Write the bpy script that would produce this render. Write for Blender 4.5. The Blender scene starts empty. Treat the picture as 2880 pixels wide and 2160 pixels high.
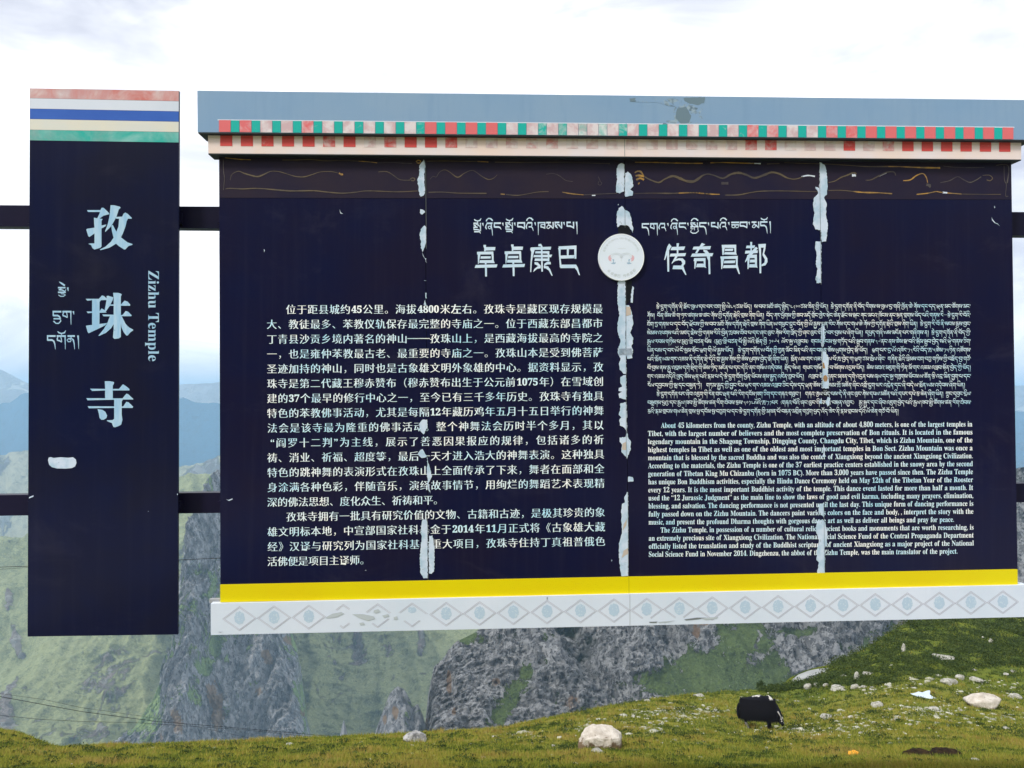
import bpy, math, random, time
import numpy as np
from mathutils import Vector, Matrix
T0 = time.time()
R = math.radians
rnd = random.Random(7)
nr = np.random.default_rng(11)
scene = bpy.context.scene
col = scene.collection

# ------------------------------------------------------------------ camera, sky, sun, exposure
F = 2080.0                       # focal length in units of a 2880-wide picture
PITCH = math.atan(26 / F)
cam_d = bpy.data.cameras.new('camera')
cam_d.sensor_width = 36.0
cam_d.lens = 36.0 * F / 2880.0
cam_d.clip_start = 0.05
cam_d.clip_end = 60000.0
cam = bpy.data.objects.new('camera', cam_d)
cam.rotation_euler = (math.pi / 2 + PITCH, 0, 0)
col.objects.link(cam)
scene.camera = cam

SUN_EL, SUN_AZ = 42.0, 230.0     # azimuth clockwise from +Y: behind the camera, a little left
world = bpy.data.worlds.new('World')
scene.world = world
world.use_nodes = True
wn = world.node_tree
wn.nodes.clear()


def N(tree, kind, **kw):
    n = tree.nodes.new(kind)
    for k, v in kw.items():
        setattr(n, k, v)
    return n


def setin(n, **kw):
    for k, v in kw.items():
        n.inputs[k.replace('_', ' ')].default_value = v


sky = N(wn, 'ShaderNodeTexSky', sky_type='NISHITA', sun_disc=False)
sky.sun_elevation = R(SUN_EL)
sky.sun_rotation = R(SUN_AZ)
sky.altitude = 4000
sky.air_density = 1.0
sky.dust_density = 1.5
tc = N(wn, 'ShaderNodeTexCoord')
mp = N(wn, 'ShaderNodeMapping')
mp.inputs['Scale'].default_value = (1.0, 1.0, 2.6)
mp.inputs['Location'].default_value = (0.37, 0.1, 0.2)
wn.links.new(tc.outputs['Generated'], mp.inputs['Vector'])
n1 = N(wn, 'ShaderNodeTexNoise')
setin(n1, Scale=3.4, Detail=7.0, Roughness=0.55, Distortion=0.6)
wn.links.new(mp.outputs[0], n1.inputs['Vector'])
n2 = N(wn, 'ShaderNodeTexNoise')
setin(n2, Scale=1.5, Detail=3.0, Roughness=0.5)
wn.links.new(mp.outputs[0], n2.inputs['Vector'])
add = N(wn, 'ShaderNodeMath', operation='MULTIPLY_ADD')
wn.links.new(n2.outputs['Fac'], add.inputs[0])
add.inputs[1].default_value = 0.8
wn.links.new(n1.outputs['Fac'], add.inputs[2])
rp = N(wn, 'ShaderNodeValToRGB')
rp.color_ramp.elements[0].position = 0.70
rp.color_ramp.elements[0].color = (5.0, 5.2, 6.1, 1)
rp.color_ramp.elements[1].position = 1.02
rp.color_ramp.elements[1].color = (11.5, 11.5, 11.8, 1)
e = rp.color_ramp.elements.new(0.84)
e.color = (7.3, 7.5, 8.1, 1)
sxyz = N(wn, 'ShaderNodeSeparateXYZ')      # the deck of cloud is thicker and greyer towards the horizon
wn.links.new(tc.outputs['Generated'], sxyz.inputs[0])
hz_ = N(wn, 'ShaderNodeMapRange')
wn.links.new(sxyz.outputs['Z'], hz_.inputs['Value'])
hz_.inputs['From Min'].default_value = 0.0
hz_.inputs['From Max'].default_value = 0.42
hz_.inputs['To Min'].default_value = -0.13
hz_.inputs['To Max'].default_value = 0.03
ad2 = N(wn, 'ShaderNodeMath', operation='ADD')
wn.links.new(add.outputs[0], ad2.inputs[0])
wn.links.new(hz_.outputs[0], ad2.inputs[1])
wn.links.new(ad2.outputs[0], rp.inputs['Fac'])
# thin breaks in the cloud let a little of the blue sky through
mixs = N(wn, 'ShaderNodeMix', data_type='RGBA')
mixs.inputs['Factor'].default_value = 0.93
wn.links.new(sky.outputs[0], mixs.inputs['A'])
wn.links.new(rp.outputs[0], mixs.inputs['B'])
bg = N(wn, 'ShaderNodeBackground')
bg.inputs['Strength'].default_value = 0.1
wn.links.new(mixs.outputs['Result'], bg.inputs['Color'])
wo = N(wn, 'ShaderNodeOutputWorld')
wn.links.new(bg.outputs[0], wo.inputs['Surface'])

sun_d = bpy.data.lights.new('sun', 'SUN')
sun_d.energy = 2.1
sun_d.angle = R(12)
sun_d.color = (1.0, 0.96, 0.9)
sun = bpy.data.objects.new('sun', sun_d)
az, el = R(SUN_AZ), R(SUN_EL)
to_sun = Vector((math.sin(az) * math.cos(el), math.cos(az) * math.cos(el), math.sin(el)))
sun.rotation_euler = to_sun.to_track_quat('Z', 'Y').to_euler()
col.objects.link(sun)
vs = scene.view_settings
vs.view_transform = 'Standard'
vs.look = 'None'
vs.exposure = 0.50
vs.gamma = 1.0
vs.use_curve_mapping = False
scene.cycles.volume_bounces = 1
scene.cycles.max_bounces = 6
scene.cycles.volume_step_rate = 1.0

# ------------------------------------------------------------------ helpers: objects


def tag(o, label=None, cat=None, group=None, kind=None):
    if label: o['label'] = label
    if cat: o['category'] = cat
    if group: o['group'] = group
    if kind: o['kind'] = kind
    return o


def empty(name, loc=(0, 0, 0)):
    o = bpy.data.objects.new(name, None)
    o.location = loc
    col.objects.link(o)
    return o


def link(name, me, parent=None, mat=None):
    o = bpy.data.objects.new(name, me)
    col.objects.link(o)
    if parent is not None:
        o.parent = parent
        o.matrix_parent_inverse = Matrix.Translation(-parent_loc(parent))
    if mat is not None and not me.materials:
        me.materials.append(mat)
    return o


def parent_loc(p):
    v = Vector(p.location)
    q = p.parent
    # only top-level empties carry a location
    while q is not None:
        v = v + Vector(q.location) if False else v
        q = q.parent
    return v if p.parent is None else Vector((0, 0, 0)) + Vector(p.location)


def mesh(name, verts, faces, smooth=False):
    me = bpy.data.meshes.new(name)
    me.from_pydata([tuple(v) for v in verts], [], faces)
    me.update()
    if smooth:
        me.polygons.foreach_set('use_smooth', [True] * len(me.polygons))
    return me


def mesh_np(name, V, Fc, smooth=False):
    """V (n,3), Fc (m,k) equal-sized faces, fast."""
    me = bpy.data.meshes.new(name)
    V = np.ascontiguousarray(V, dtype=np.float32)
    Fc = np.ascontiguousarray(Fc, dtype=np.int32)
    m, k = Fc.shape
    me.vertices.add(len(V))
    me.vertices.foreach_set('co', V.ravel())
    me.loops.add(m * k)
    me.loops.foreach_set('vertex_index', Fc.ravel())
    me.polygons.add(m)
    me.polygons.foreach_set('loop_start', np.arange(0, m * k, k, dtype=np.int32))
    me.polygons.foreach_set('loop_total', np.full(m, k, dtype=np.int32))
    me.update(calc_edges=True)
    if smooth:
        me.polygons.foreach_set('use_smooth', np.ones(m, dtype=bool))
    return me


def attr(me, name, vals):
    a = me.attributes.new(name, 'FLOAT', 'POINT')
    a.data.foreach_set('value', np.ascontiguousarray(vals, dtype=np.float32).ravel())


# ------------------------------------------------------------------ helpers: places
CP, SP = math.cos(PITCH), math.sin(PITCH)


def ray(px, py):
    x = (np.asarray(px, float) - 1440) / F
    z = -(np.asarray(py, float) - 1080) / F
    return np.stack([x + 0 * z, CP - z * SP + 0 * x, SP + z * CP + 0 * x], -1)


def at(px, py, d):
    r = ray(px, py)
    return r / r[..., 1:2] * np.asarray(d, float)[..., None]


PSI = R(2.6)
P0 = np.array([0.0, 8.0, 0.0])
NRM = np.array([math.sin(PSI), -math.cos(PSI), 0.0])   # the sign's face looks this way
DIR = np.array([math.cos(PSI), math.sin(PSI), 0.0])


def S(px, py, t=0.0):
    """point of the sign, T metres in front of its face"""
    r = ray(px, py)
    k = ((P0 + NRM * 0) @ NRM + t) / (r @ NRM)
    return r * k[..., None]


def prism(name, quad, tf, tb, mat, parent, bev=0.0):
    pf = np.array([S(x, y, tf) for x, y in quad])
    pb = pf - NRM * (tf - tb)
    n = len(quad)
    V = np.vstack([pf, pb])
    fs = [list(range(n))[::-1], list(range(n, 2 * n))]
    fs += [[i, (i + 1) % n, n + (i + 1) % n, n + i] for i in range(n)]
    me = mesh(name, V, fs)
    return link(name, me, parent, mat)


def polys(name, plist, t, mat, parent, thick=0.0):
    """flat shapes lying T in front of the face; each shape 0.25 mm above the one before"""
    V, fs = [], []
    for k, pl in enumerate(plist):
        tt = t + 0.00025 * (k % 12)
        pts = [S(x, y, tt) for x, y in pl]
        a = sum(pl[i][0] * pl[(i + 1) % len(pl)][1] - pl[(i + 1) % len(pl)][0] * pl[i][1] for i in range(len(pl)))
        b = len(V)
        V += pts
        ids = list(range(b, b + len(pl)))
        fs.append(ids if a < 0 else ids[::-1])
        if thick:
            back = [p - NRM * thick for p in pts]
            V += back
            n = len(pl)
            fs += [[b + i, b + (i + 1) % n, b + n + (i + 1) % n, b + n + i] for i in range(n)]
    return link(name, mesh(name, V, fs), parent, mat)


def ribbon2(pts, w):
    """2D polyline with a width per point -> polygon quads"""
    pts = [np.array(p, float) for p in pts]
    n = len(pts)
    if not hasattr(w, '__len__'):
        w = [w] * n
    L, Rr = [], []
    for i in range(n):
        a = pts[max(0, i - 1)]
        b = pts[min(n - 1, i + 1)]
        d = b - a
        d = d / (np.linalg.norm(d) + 1e-9)
        nn = np.array([-d[1], d[0]])
        L.append(pts[i] + nn * w[i] / 2)
        Rr.append(pts[i] - nn * w[i] / 2)
    return [[L[i], L[i + 1], Rr[i + 1], Rr[i]] for i in range(n - 1)]


def lerp(a, b, s):
    return a + (b - a) * s


def rough_poly(pl, amp, step=5.0):
    out = []
    n = len(pl)
    for i in range(n):
        a, b = pl[i], pl[(i + 1) % n]
        L = math.hypot(b[0] - a[0], b[1] - a[1])
        k = max(1, int(L / step))
        for j in range(k):
            s = j / k
            out.append((lerp(a[0], b[0], s) + rnd.uniform(-amp, amp) * (j > 0), lerp(a[1], b[1], s) + rnd.uniform(-amp, amp) * (j > 0)))
    return out


# ------------------------------------------------------------------ noise
_perm = np.random.default_rng(5).permutation(256)
_perm = np.concatenate([_perm, _perm, _perm])
_g = np.random.default_rng(6).normal(size=(256, 3))
_g /= np.linalg.norm(_g, axis=1)[:, None]


def pn(P):
    Pi = np.floor(P).astype(int)
    f = P - Pi
    Pi &= 255
    u = f * f * f * (f * (f * 6 - 15) + 10)
    out = 0
    for dx in (0, 1):
        for dy in (0, 1):
            for dz in (0, 1):
                h = _perm[_perm[_perm[(Pi[..., 0] + dx) & 255] + ((Pi[..., 1] + dy) & 255)] + ((Pi[..., 2] + dz) & 255)]
                g = _g[h]
                d = (f[..., 0] - dx) * g[..., 0] + (f[..., 1] - dy) * g[..., 1] + (f[..., 2] - dz) * g[..., 2]
                wx = u[..., 0] if dx else 1 - u[..., 0]
                wy = u[..., 1] if dy else 1 - u[..., 1]
                wz = u[..., 2] if dz else 1 - u[..., 2]
                out = out + d * wx * wy * wz
    return out * 1.6


def fbm(P, octv=5, gain=0.5):
    s, a, t = 0, 1.0, 0
    for i in range(octv):
        s = s + a * pn(P * 2 ** i + 17.3 * i)
        t += a
        a *= gain
    return s / t


def ridged(P, octv=5, gain=0.55):
    s, a, t = 0, 1.0, 0
    for i in range(octv):
        s = s + a * (1 - 2 * np.abs(pn(P * 2 ** i + 9.1 * i)))
        t += a
        a *= gain
    return s / t


# ------------------------------------------------------------------ materials


def lin(c, k=1.0):
    out = []
    for v in c[:3]:
        v = v / 255.0
        v = v / 12.92 if v <= 0.04045 else ((v + 0.055) / 1.055) ** 2.4
        out.append(min(0.9, v * k))
    return tuple(out) + (1.0,)


def bsdf_mat(name, color, rough=0.6, spec=0.25):
    m = bpy.data.materials.new(name)
    m.use_nodes = True
    b = m.node_tree.nodes['Principled BSDF']
    b.inputs['Base Color'].default_value = color
    b.inputs['Roughness'].default_value = rough
    b.inputs['Specular IOR Level'].default_value = spec
    return m, m.node_tree, b


def mixrgb(t, fac, a, b):
    n = N(t, 'ShaderNodeMix', data_type='RGBA')
    for k, v in (('Factor', fac), ('A', a), ('B', b)):
        if hasattr(v, 'is_output') or isinstance(v, bpy.types.NodeSocket):
            t.links.new(v, n.inputs[k])
        else:
            n.inputs[k].default_value = v
    return n.outputs['Result']


def noise(t, vec, scale, detail=4.0, rough=0.55, dist=0.0):
    n = N(t, 'ShaderNodeTexNoise')
    setin(n, Scale=scale, Detail=detail, Roughness=rough, Distortion=dist)
    t.links.new(vec, n.inputs['Vector'])
    return n.outputs['Fac']


def ramp(t, fac, p0, p1, a=(0, 0, 0, 1), b=(1, 1, 1, 1)):
    n = N(t, 'ShaderNodeValToRGB')
    n.color_ramp.elements[0].position = p0
    n.color_ramp.elements[0].color = a
    n.color_ramp.elements[1].position = p1
    n.color_ramp.elements[1].color = b
    t.links.new(fac, n.inputs['Fac'])
    return n.outputs['Color']


def pos(t, scale=(1, 1, 1)):
    g = N(t, 'ShaderNodeNewGeometry')
    m = N(t, 'ShaderNodeMapping')
    m.inputs['Scale'].default_value = scale
    t.links.new(g.outputs['Position'], m.inputs['Vector'])
    return m.outputs[0]


def math1(t, op, a, b=None, c=None, clamp=False):
    n = N(t, 'ShaderNodeMath', operation=op, use_clamp=clamp)
    for i, v in enumerate((a, b, c)):
        if v is None: continue
        if isinstance(v, bpy.types.NodeSocket):
            t.links.new(v, n.inputs[i])
        else:
            n.inputs[i].default_value = v
    return n.outputs[0]


def bump(t, b, h, strength=0.3, dist=0.01):
    n = N(t, 'ShaderNodeBump')
    n.inputs['Strength'].default_value = strength
    n.inputs['Distance'].default_value = dist
    t.links.new(h, n.inputs['Height'])
    t.links.new(n.outputs[0], b.inputs['Normal'])


def painted(name, c1, c2, scale=2.0, rough=0.5, spec=0.25, lo=0.35, hi=0.65, grime=0.0, dust=0.0):
    m, t, b = bsdf_mat(name, c1, rough, spec)
    p = pos(t)
    c = mixrgb(t, ramp(t, noise(t, p, scale, 5), lo, hi), c1, c2)
    if grime:
        st = pos(t, (14, 14, 1.2))
        g = ramp(t, noise(t, st, 1.0, 4), 0.5, 0.85)
        dark = tuple(v * (1 - grime) for v in c1[:3]) + (1,)
        c = mixrgb(t, g, c, dark)
    if dust:      # pale rain-washed dust and a few chalky clouds on dark paint
        g1 = ramp(t, noise(t, pos(t, (16, 16, .5)), 1.0, 4, .6), .50, .85)
        g2 = ramp(t, noise(t, pos(t, (1, 1, 1.8)), .9, 6, .7, .6), .56, .80)
        g = math1(t, 'MULTIPLY', math1(t, 'ADD', math1(t, 'MULTIPLY', g1, .35), g2), dust * .09)
        c = mixrgb(t, g, c, (.30, .27, .32, 1))
    t.links.new(c, b.inputs['Base Color'])
    bump(t, b, noise(t, p, 1.3, 2), 0.10, 0.02)
    return m


K = 0.94
M = {}
M['navy'] = painted('navy_board_paint', (0.0052, 0.0072, 0.036, 1), (0.0092, 0.0080, 0.029, 1), 1.1, 0.22, 0.12, dust=.55)
M['navy2'] = painted('navy_pillar_paint', (0.0052, 0.0078, 0.036, 1), (0.0082, 0.0090, 0.027, 1), 1.3, 0.22, 0.12, dust=.4)
M['beam'] = painted('navy_steel_paint', (0.009, 0.009, 0.026, 1), (0.012, 0.010, 0.030, 1), 3, 0.4, 0.08)
M['header'] = painted('faded_plum_band', (0.026, 0.019, 0.033, 1), (0.016, 0.014, 0.036, 1), 1.5, 0.5, 0.08)
M['cornice'] = painted('slate_blue_paint', lin((136, 170, 206), K * .86), lin((146, 175, 206), K * .86), 1.0, 0.55, 0.2, grime=0.05)
M['cream'] = painted('cream_paint', lin((230, 220, 224), K), lin((236, 214, 204), K), 2.0, 0.55, 0.2)
M['yellow'] = painted('yellow_paint', lin((228, 210, 0), K), lin((226, 202, 2), K), 1.0, 0.5, 0.2)
M['white'] = painted('white_panel_paint', lin((220, 227, 242), K), lin((211, 221, 236), K), 1.4, 0.5, 0.2, grime=0.05)
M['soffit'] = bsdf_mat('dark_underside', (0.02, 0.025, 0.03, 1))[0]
M['seam'] = bsdf_mat('seam_gap', (0.01, 0.01, 0.015, 1))[0]
M['seamgrey'] = bsdf_mat('seam_grey', (0.3, 0.31, 0.33, 1))[0]
M['torn'] = bsdf_mat('bare_black_film', (0.006, 0.008, 0.012, 1), 0.6, 0.15)[0]

m, t, b = bsdf_mat('white_lettering', lin((190, 212, 240), K), 0.6, 0.1)
c = mixrgb(t, ramp(t, noise(t, pos(t), 2.6, 5), 0.36, 0.66), lin((236, 243, 254), 1.1), lin((172, 214, 250), 1.1))
t.links.new(c, b.inputs['Base Color'])
M['text'] = m
m, t, b = bsdf_mat('pale_blue_vinyl', lin((160, 198, 226), K), 0.6, 0.15)
p = pos(t, (9, 9, 1.5))
c = mixrgb(t, ramp(t, noise(t, p, 3.0, 5), 0.35, 0.65), lin((148, 190, 222), K), lin((176, 206, 228), K))
c = mixrgb(t, ramp(t, noise(t, pos(t), 9.0, 4, 0.6, 1.0), 0.66, 0.72), c, lin((120, 160, 195), K))
t.links.new(c, b.inputs['Base Color'])
M['vinyl'] = m
M['headtext'] = painted('heading_vinyl', lin((192, 218, 240), K), lin((215, 230, 246), K), 6, 0.6, 0.15)
m, t, b = bsdf_mat('sealant', lin((200, 214, 226), K), 0.75, 0.15)
p = pos(t)
c = mixrgb(t, ramp(t, noise(t, p, 9.0, 5), 0.42, 0.62), lin((206, 218, 236), K), lin((176, 200, 220), K))
c = mixrgb(t, ramp(t, noise(t, p, 22.0, 5, 0.7, 1.5), 0.62, 0.68), c, lin((150, 160, 165), K))
t.links.new(c, b.inputs['Base Color'])
bump(t, b, noise(t, p, 30, 4), 0.4, 0.006)
M['sealant'] = m
M['tan'] = bsdf_mat('tan_stain', lin((196, 182, 170), K), 0.8, 0.1)[0]
M['rust'] = painted('rust_stain', lin((150, 112, 80)), lin((170, 140, 100)), 30, 0.8, 0.1)
M['emblem'] = painted('emblem_white', lin((224, 232, 246), K), lin((218, 228, 240), K), 3, 0.5, 0.2)
M['emblem_rim'] = bsdf_mat('emblem_rim', lin((245, 247, 250), K), 0.5)[0]
M['faint'] = bsdf_mat('faint_print', lin((190, 200, 200), K), 0.7, 0.1)[0]
M['fainter'] = bsdf_mat('fainter_print', lin((211, 218, 221), K), 0.7, 0.1)[0]
M['pink'] = bsdf_mat('faded_red_print', lin((222, 178, 188), K), 0.7, 0.1)[0]
M['fblue'] = bsdf_mat('faded_blue_print', lin((160, 186, 208), K), 0.7, 0.1)[0]
M['gold'] = painted('gold_line_paint', lin((96, 84, 66)), lin((66, 60, 60)), 3, 0.5, 0.3, 0.4, 0.6)
M['goldb'] = painted('bright_gold_paint', lin((168, 128, 62)), lin((120, 98, 66)), 12, 0.5, 0.3, 0.4, 0.6)
M['goldd'] = painted('worn_gold_paint', lin((84, 78, 76)), lin((62, 56, 62)), 6, 0.5, 0.3, 0.4, 0.6)
M['diamond'] = bsdf_mat('diamond_line', lin((184, 180, 190), .92), 0.7, 0.1)[0]
m, t, b = bsdf_mat('medallion_print', lin((176, 200, 210), K), 0.7, 0.1)
v = N(t, 'ShaderNodeTexVoronoi')
t.links.new(pos(t), v.inputs['Vector'])
v.inputs['Scale'].default_value = 48
c = mixrgb(t, ramp(t, v.outputs['Distance'], 0.05, 0.4), lin((214, 224, 232), K), lin((182, 202, 222), K))
t.links.new(c, b.inputs['Base Color'])
M['medal'] = m
M['smudge'] = bsdf_mat('grey_scuff', lin((186, 194, 200), K), 0.8, 0.1)[0]
M['smudged'] = bsdf_mat('dark_scuff', lin((120, 126, 130), K), 0.8, 0.1)[0]


def worn(name, c1, c2, scale=9.0):
    """paint that has worn through to the white below; the object's own colour says how far"""
    m, t, b = bsdf_mat(name, c1, 0.6, 0.15)
    oi = N(t, 'ShaderNodeObjectInfo')
    sep = N(t, 'ShaderNodeSeparateColor')
    t.links.new(oi.outputs['Color'], sep.inputs[0])
    p = pos(t)
    n = noise(t, p, scale, 6, 0.62, 0.6)
    f = math1(t, 'ADD', n, sep.outputs[0])
    f = ramp(t, f, 0.66, 1.12)
    old = mixrgb(t, ramp(t, noise(t, p, scale * .8, 5, .6, .4), .40, .58), c2, tuple(v * q for v, q in zip(c2[:3], (.84, .66, .68))) + (1,))
    c = mixrgb(t, f, c1, old)
    t.links.new(c, b.inputs['Base Color'])
    return m


M['red'] = worn('worn_red_paint', lin((222, 112, 116), K), lin((222, 212, 216), K))
M['red2'] = worn('worn_deep_red_paint', lin((212, 84, 82), K), lin((226, 214, 212), K), 11)
M['teal'] = worn('worn_teal_paint', lin((34, 176, 166), K), lin((214, 222, 222), K))
M['s_red'] = worn('worn_stripe_red', lin((204, 122, 116), K), lin((218, 214, 216), K), 3.5)
M['s_teal'] = worn('worn_stripe_teal', lin((34, 172, 160), K), lin((150, 200, 196), K), 3.0)
M['s_blue'] = painted('stripe_blue', lin((36, 88, 180), K), lin((50, 100, 190), K), 2)
M['s_cream'] = painted('stripe_cream', lin((222, 216, 200), K), lin((212, 214, 210), K), 2)
M['s_white'] = painted('stripe_white', lin((214, 220, 234), K), lin((205, 214, 228), K), 2)

# ------------------------------------------------------------------ the big information board
QP = lambda *a: [tuple(q) for q in a]


def lerp(a, b, s):
    return a + (b - a) * s


def edge(p, q, x):
    return lerp(p[1], q[1], (x - p[0]) / (q[0] - p[0]))


base = S(1740, 1790, -0.05)
board = empty('information_board', tuple(base))
tag(board, 'large navy board covered in white Chinese, Tibetan and English text under a striped cornice', 'sign board')

# seams between the four sheets of the face
seamtop = [616, 1195.5, 1757, 2304, 2844]
seambot = [620, 1204, 1767, 2320, 2862]
TY, BY = (616, 436, 2844, 456), (620, 1646, 2862, 1604)
for i in range(4):
    g = 0.7
    x0, x1, x2, x3 = seamtop[i] + (g if i else 0), seamtop[i + 1] - (g if i < 3 else 0), seambot[i + 1] - (g if i < 3 else 0), seambot[i] + (g if i else 0)
    q = [(x0, lerp(TY[1], TY[3], (x0 - 616) / 2228)), (x1, lerp(TY[1], TY[3], (x1 - 616) / 2228)),
         (x2, lerp(BY[1], BY[3], (x2 - 620) / 2242)), (x3, lerp(BY[1], BY[3], (x3 - 620) / 2242))]
    prism('face_panel', q, 0.0, -0.08, M['navy'], board)
    # plum band across the top of each sheet
    s0, s1 = 0.004, 0.0
    hy0, hy1 = 556, 560
    f0 = (hy0 - 436) / 1200.0
    a0 = lerp(x0, x3, f0)
    a1 = lerp(x1, x2, f0)
    q = [(x0 + .5, q[0][1]), (x1 - .5, q[1][1]), (a1 - .5, lerp(556, 561, (a1 - 616) / 2228)), (a0 + .5, lerp(556, 561, (a0 - 616) / 2228))]
    prism('header_band', q, 0.003, 0.0005, M['header'], board)
prism('backing_frame', [(640, 450), (2830, 470), (2840, 1590), (640, 1630)], -0.081, -0.16, M['seam'], board)

# cornice and cream board
prism('cornice_board', [(555, 255), (2905, 281.5), (2907, 393), (556, 371.5)], 0.15, -0.10, M['cornice'], board)
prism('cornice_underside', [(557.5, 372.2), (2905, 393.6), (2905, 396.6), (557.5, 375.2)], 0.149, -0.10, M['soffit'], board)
prism('cream_board', [(584.6, 376), (2872, 395), (2872.5, 448.5), (586, 431)], 0.09, -0.09, M['cream'], board)
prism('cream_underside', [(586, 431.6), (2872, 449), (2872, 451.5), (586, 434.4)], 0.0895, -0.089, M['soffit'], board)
sk = link('cornice_seam', mesh('cornice_seam', [S(1756, 386, .0925), S(1757.6, 386, .0925), S(1757.8, 441, .0925), S(1756.2, 441, .0925)], [(3, 2, 1, 0)]), board, M['seamgrey'])

FR1 = [.15, .4, .95, .95, .55, .85, .95, .85, .9, 1, .15, 0, .1, .2, .8, 1, 1, 1, 1, .9, .8, .85, 1, 1, 1, .8, .5, .6, .85, .9, .5, .4, .3, .15, .2, 0, 0, 0, .1, .1]
FT = [0, 0, .1, 0, 0, 0, .3, .2, 0, .4, .25, 0, 0, 0, 0, .5, .5, .7, .7, .5, 0, .2, .3, .1, .4, .3, 0, 0, 0, .1, .1, 0, 0, 0, 0, 0, 0, 0, 0]
FR2 = [0, 0, .35, .25, .25, .5, .3, .8, .5, 0, .15, .5, .8, .9, .75, .7, .7, .95, .95, .97, .97, .97, .95, .97, .9, .97, .5, .5, .85, .97, .9, .35, .8, .6, .2, .1, 0, 0, 0, 0]


def fade(v):
    return -0.22 + v * 0.95


def patch(name, q, t, mat, f):
    me = mesh(name, [S(x, y, t) for x, y in q], [(3, 2, 1, 0)])
    o = link(name, me, board, mat)
    o.color = (f, 0, 0, 1)
    return o


Ua, Ub = 615.0, 2851.0
for k in range(40):
    s = (k * 56.62) / (40 * 56.62 - 23.5)
    def X(s):   # perspective: squares get narrower to the right
        return Ua + (Ub - Ua) * (s * 1.035 / (1 + 0.035 * s))
    W = 40 * 56.62 - 23.5
    xa, xb = X(k * 56.62 / W), X((k * 56.62 + 33.1) / W)
    xc = X(min(1, (k + 1) * 56.62 / W))
    y0 = lambda x: lerp(337.5, 358.5, (x - 615) / 2236)
    y1 = lambda x: lerp(371.0, 391.6, (x - 615) / 2236)
    patch('red_square', [(xa + .8, y0(xa)), (xb - .8, y0(xb)), (xb - .8, y1(xb)), (xa + .8, y1(xa))], 0.153, M['red'], fade(FR1[k]))
    if k < 39:
        patch('teal_square', [(xb + .6, y0(xb) + .6), (xc - .6, y0(xc) + .6), (xc - .6, y1(xc)), (xb + .6, y1(xb))], 0.153, M['teal'], fade(FT[k]))
    ya = lambda x: lerp(377.6, 397, (x - 615) / 2236)
    yb = lambda x: lerp(410.5, 427, (x - 615) / 2236)
    dx = lerp(4.2, -9, k / 39.0)
    patch('lower_red_square', [(xa + dx, ya(xa)), (xb + dx, ya(xb)), (xb + dx, yb(xb)), (xa + dx, yb(xa))], 0.0925, M['red2'], fade(FR2[k]))
for x0, x1 in ((612, 1760), (1762, 2853)):   # pale edging round the row of squares
    polys('edging_line', [[(x0, lerp(335.8, 356.6, (x0 - 615) / 2236)), (x1, lerp(335.8, 356.6, (x1 - 615) / 2236)), (x1, lerp(338.4, 359.4, (x1 - 615) / 2236)), (x0, lerp(338.4, 359.4, (x0 - 615) / 2236))]], 0.1515, M['white'], board)
# torn patch on the cornice right of centre
m, t, b = bsdf_mat('torn_cornice_film', lin((110, 130, 145)), 0.6, 0.2)
n = noise(t, pos(t), 7.0, 6, 0.65, 1.2)
tr = ramp(t, n, 0.53, 0.57)
c = mixrgb(t, ramp(t, noise(t, pos(t), 18, 4), .4, .6), lin((96, 118, 134)), lin((148, 168, 184)))
c = mixrgb(t, tr, lin((141, 172, 206), K * .86), c)
t.links.new(c, b.inputs['Base Color'])
M['torncornice'] = m
M['zinc'] = bsdf_mat('bare_zinc', lin((104, 126, 140)), .5, .3)[0]
polys('torn_patch', [[(1770, 276), (1800, 274), (1850, 279), (1982, 273), (1984, 285), (1976, 300), (1978, 356), (1925, 362), (1890, 352), (1852, 358), (1860, 340), (1898, 338), (1893, 312), (1900, 300), (1880, 298), (1848, 288), (1790, 287), (1772, 286)]], 0.1513, M['torncornice'], board)
for _pl in ([[(1922, 276), (1955, 274), (1983, 273), (1980, 290), (1962, 296), (1940, 292), (1925, 284)], [(1770, 277), (1788, 275), (1784, 285), (1774, 286)], [(1866, 346), (1900, 352), (1924, 356), (1880, 360), (1860, 353)], [(1905, 305), (1930, 300), (1944, 325), (1938, 345), (1915, 348), (1900, 330)]]):
    polys('torn_patch', [rough_poly(_pl, 1.2, 6)], 0.1518, M['zinc'], board)

# yellow strip and the white board with diamonds
prism('yellow_strip', [(619, 1645), (2862, 1601.6), (2862.5, 1647.5), (619.5, 1693.7)], 0.02, -0.08, M['yellow'], board)
polys('yellow_joint', [[(1768.3, 1622.5), (1769.3, 1622.5), (1769.6, 1670.6), (1768.6, 1670.6)]], 0.0212, bsdf_mat('olive_joint', lin((150, 138, 20)))[0], board)
prism('white_board', [(592.5, 1697.7), (2892, 1645.2), (2892.5, 1735), (593, 1786)], 0.05, -0.08, M['white'], board)
prism('mounting_rail', [(588, 1686), (2880, 1642), (2880, 1650), (588, 1696)], -0.02, -0.08, M['seamgrey'], board)
polys('white_board_joint', [[(1771, 1672), (1772.2, 1672), (1772.4, 1759), (1771.2, 1759)]], 0.0512, M['seamgrey'], board)

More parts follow.
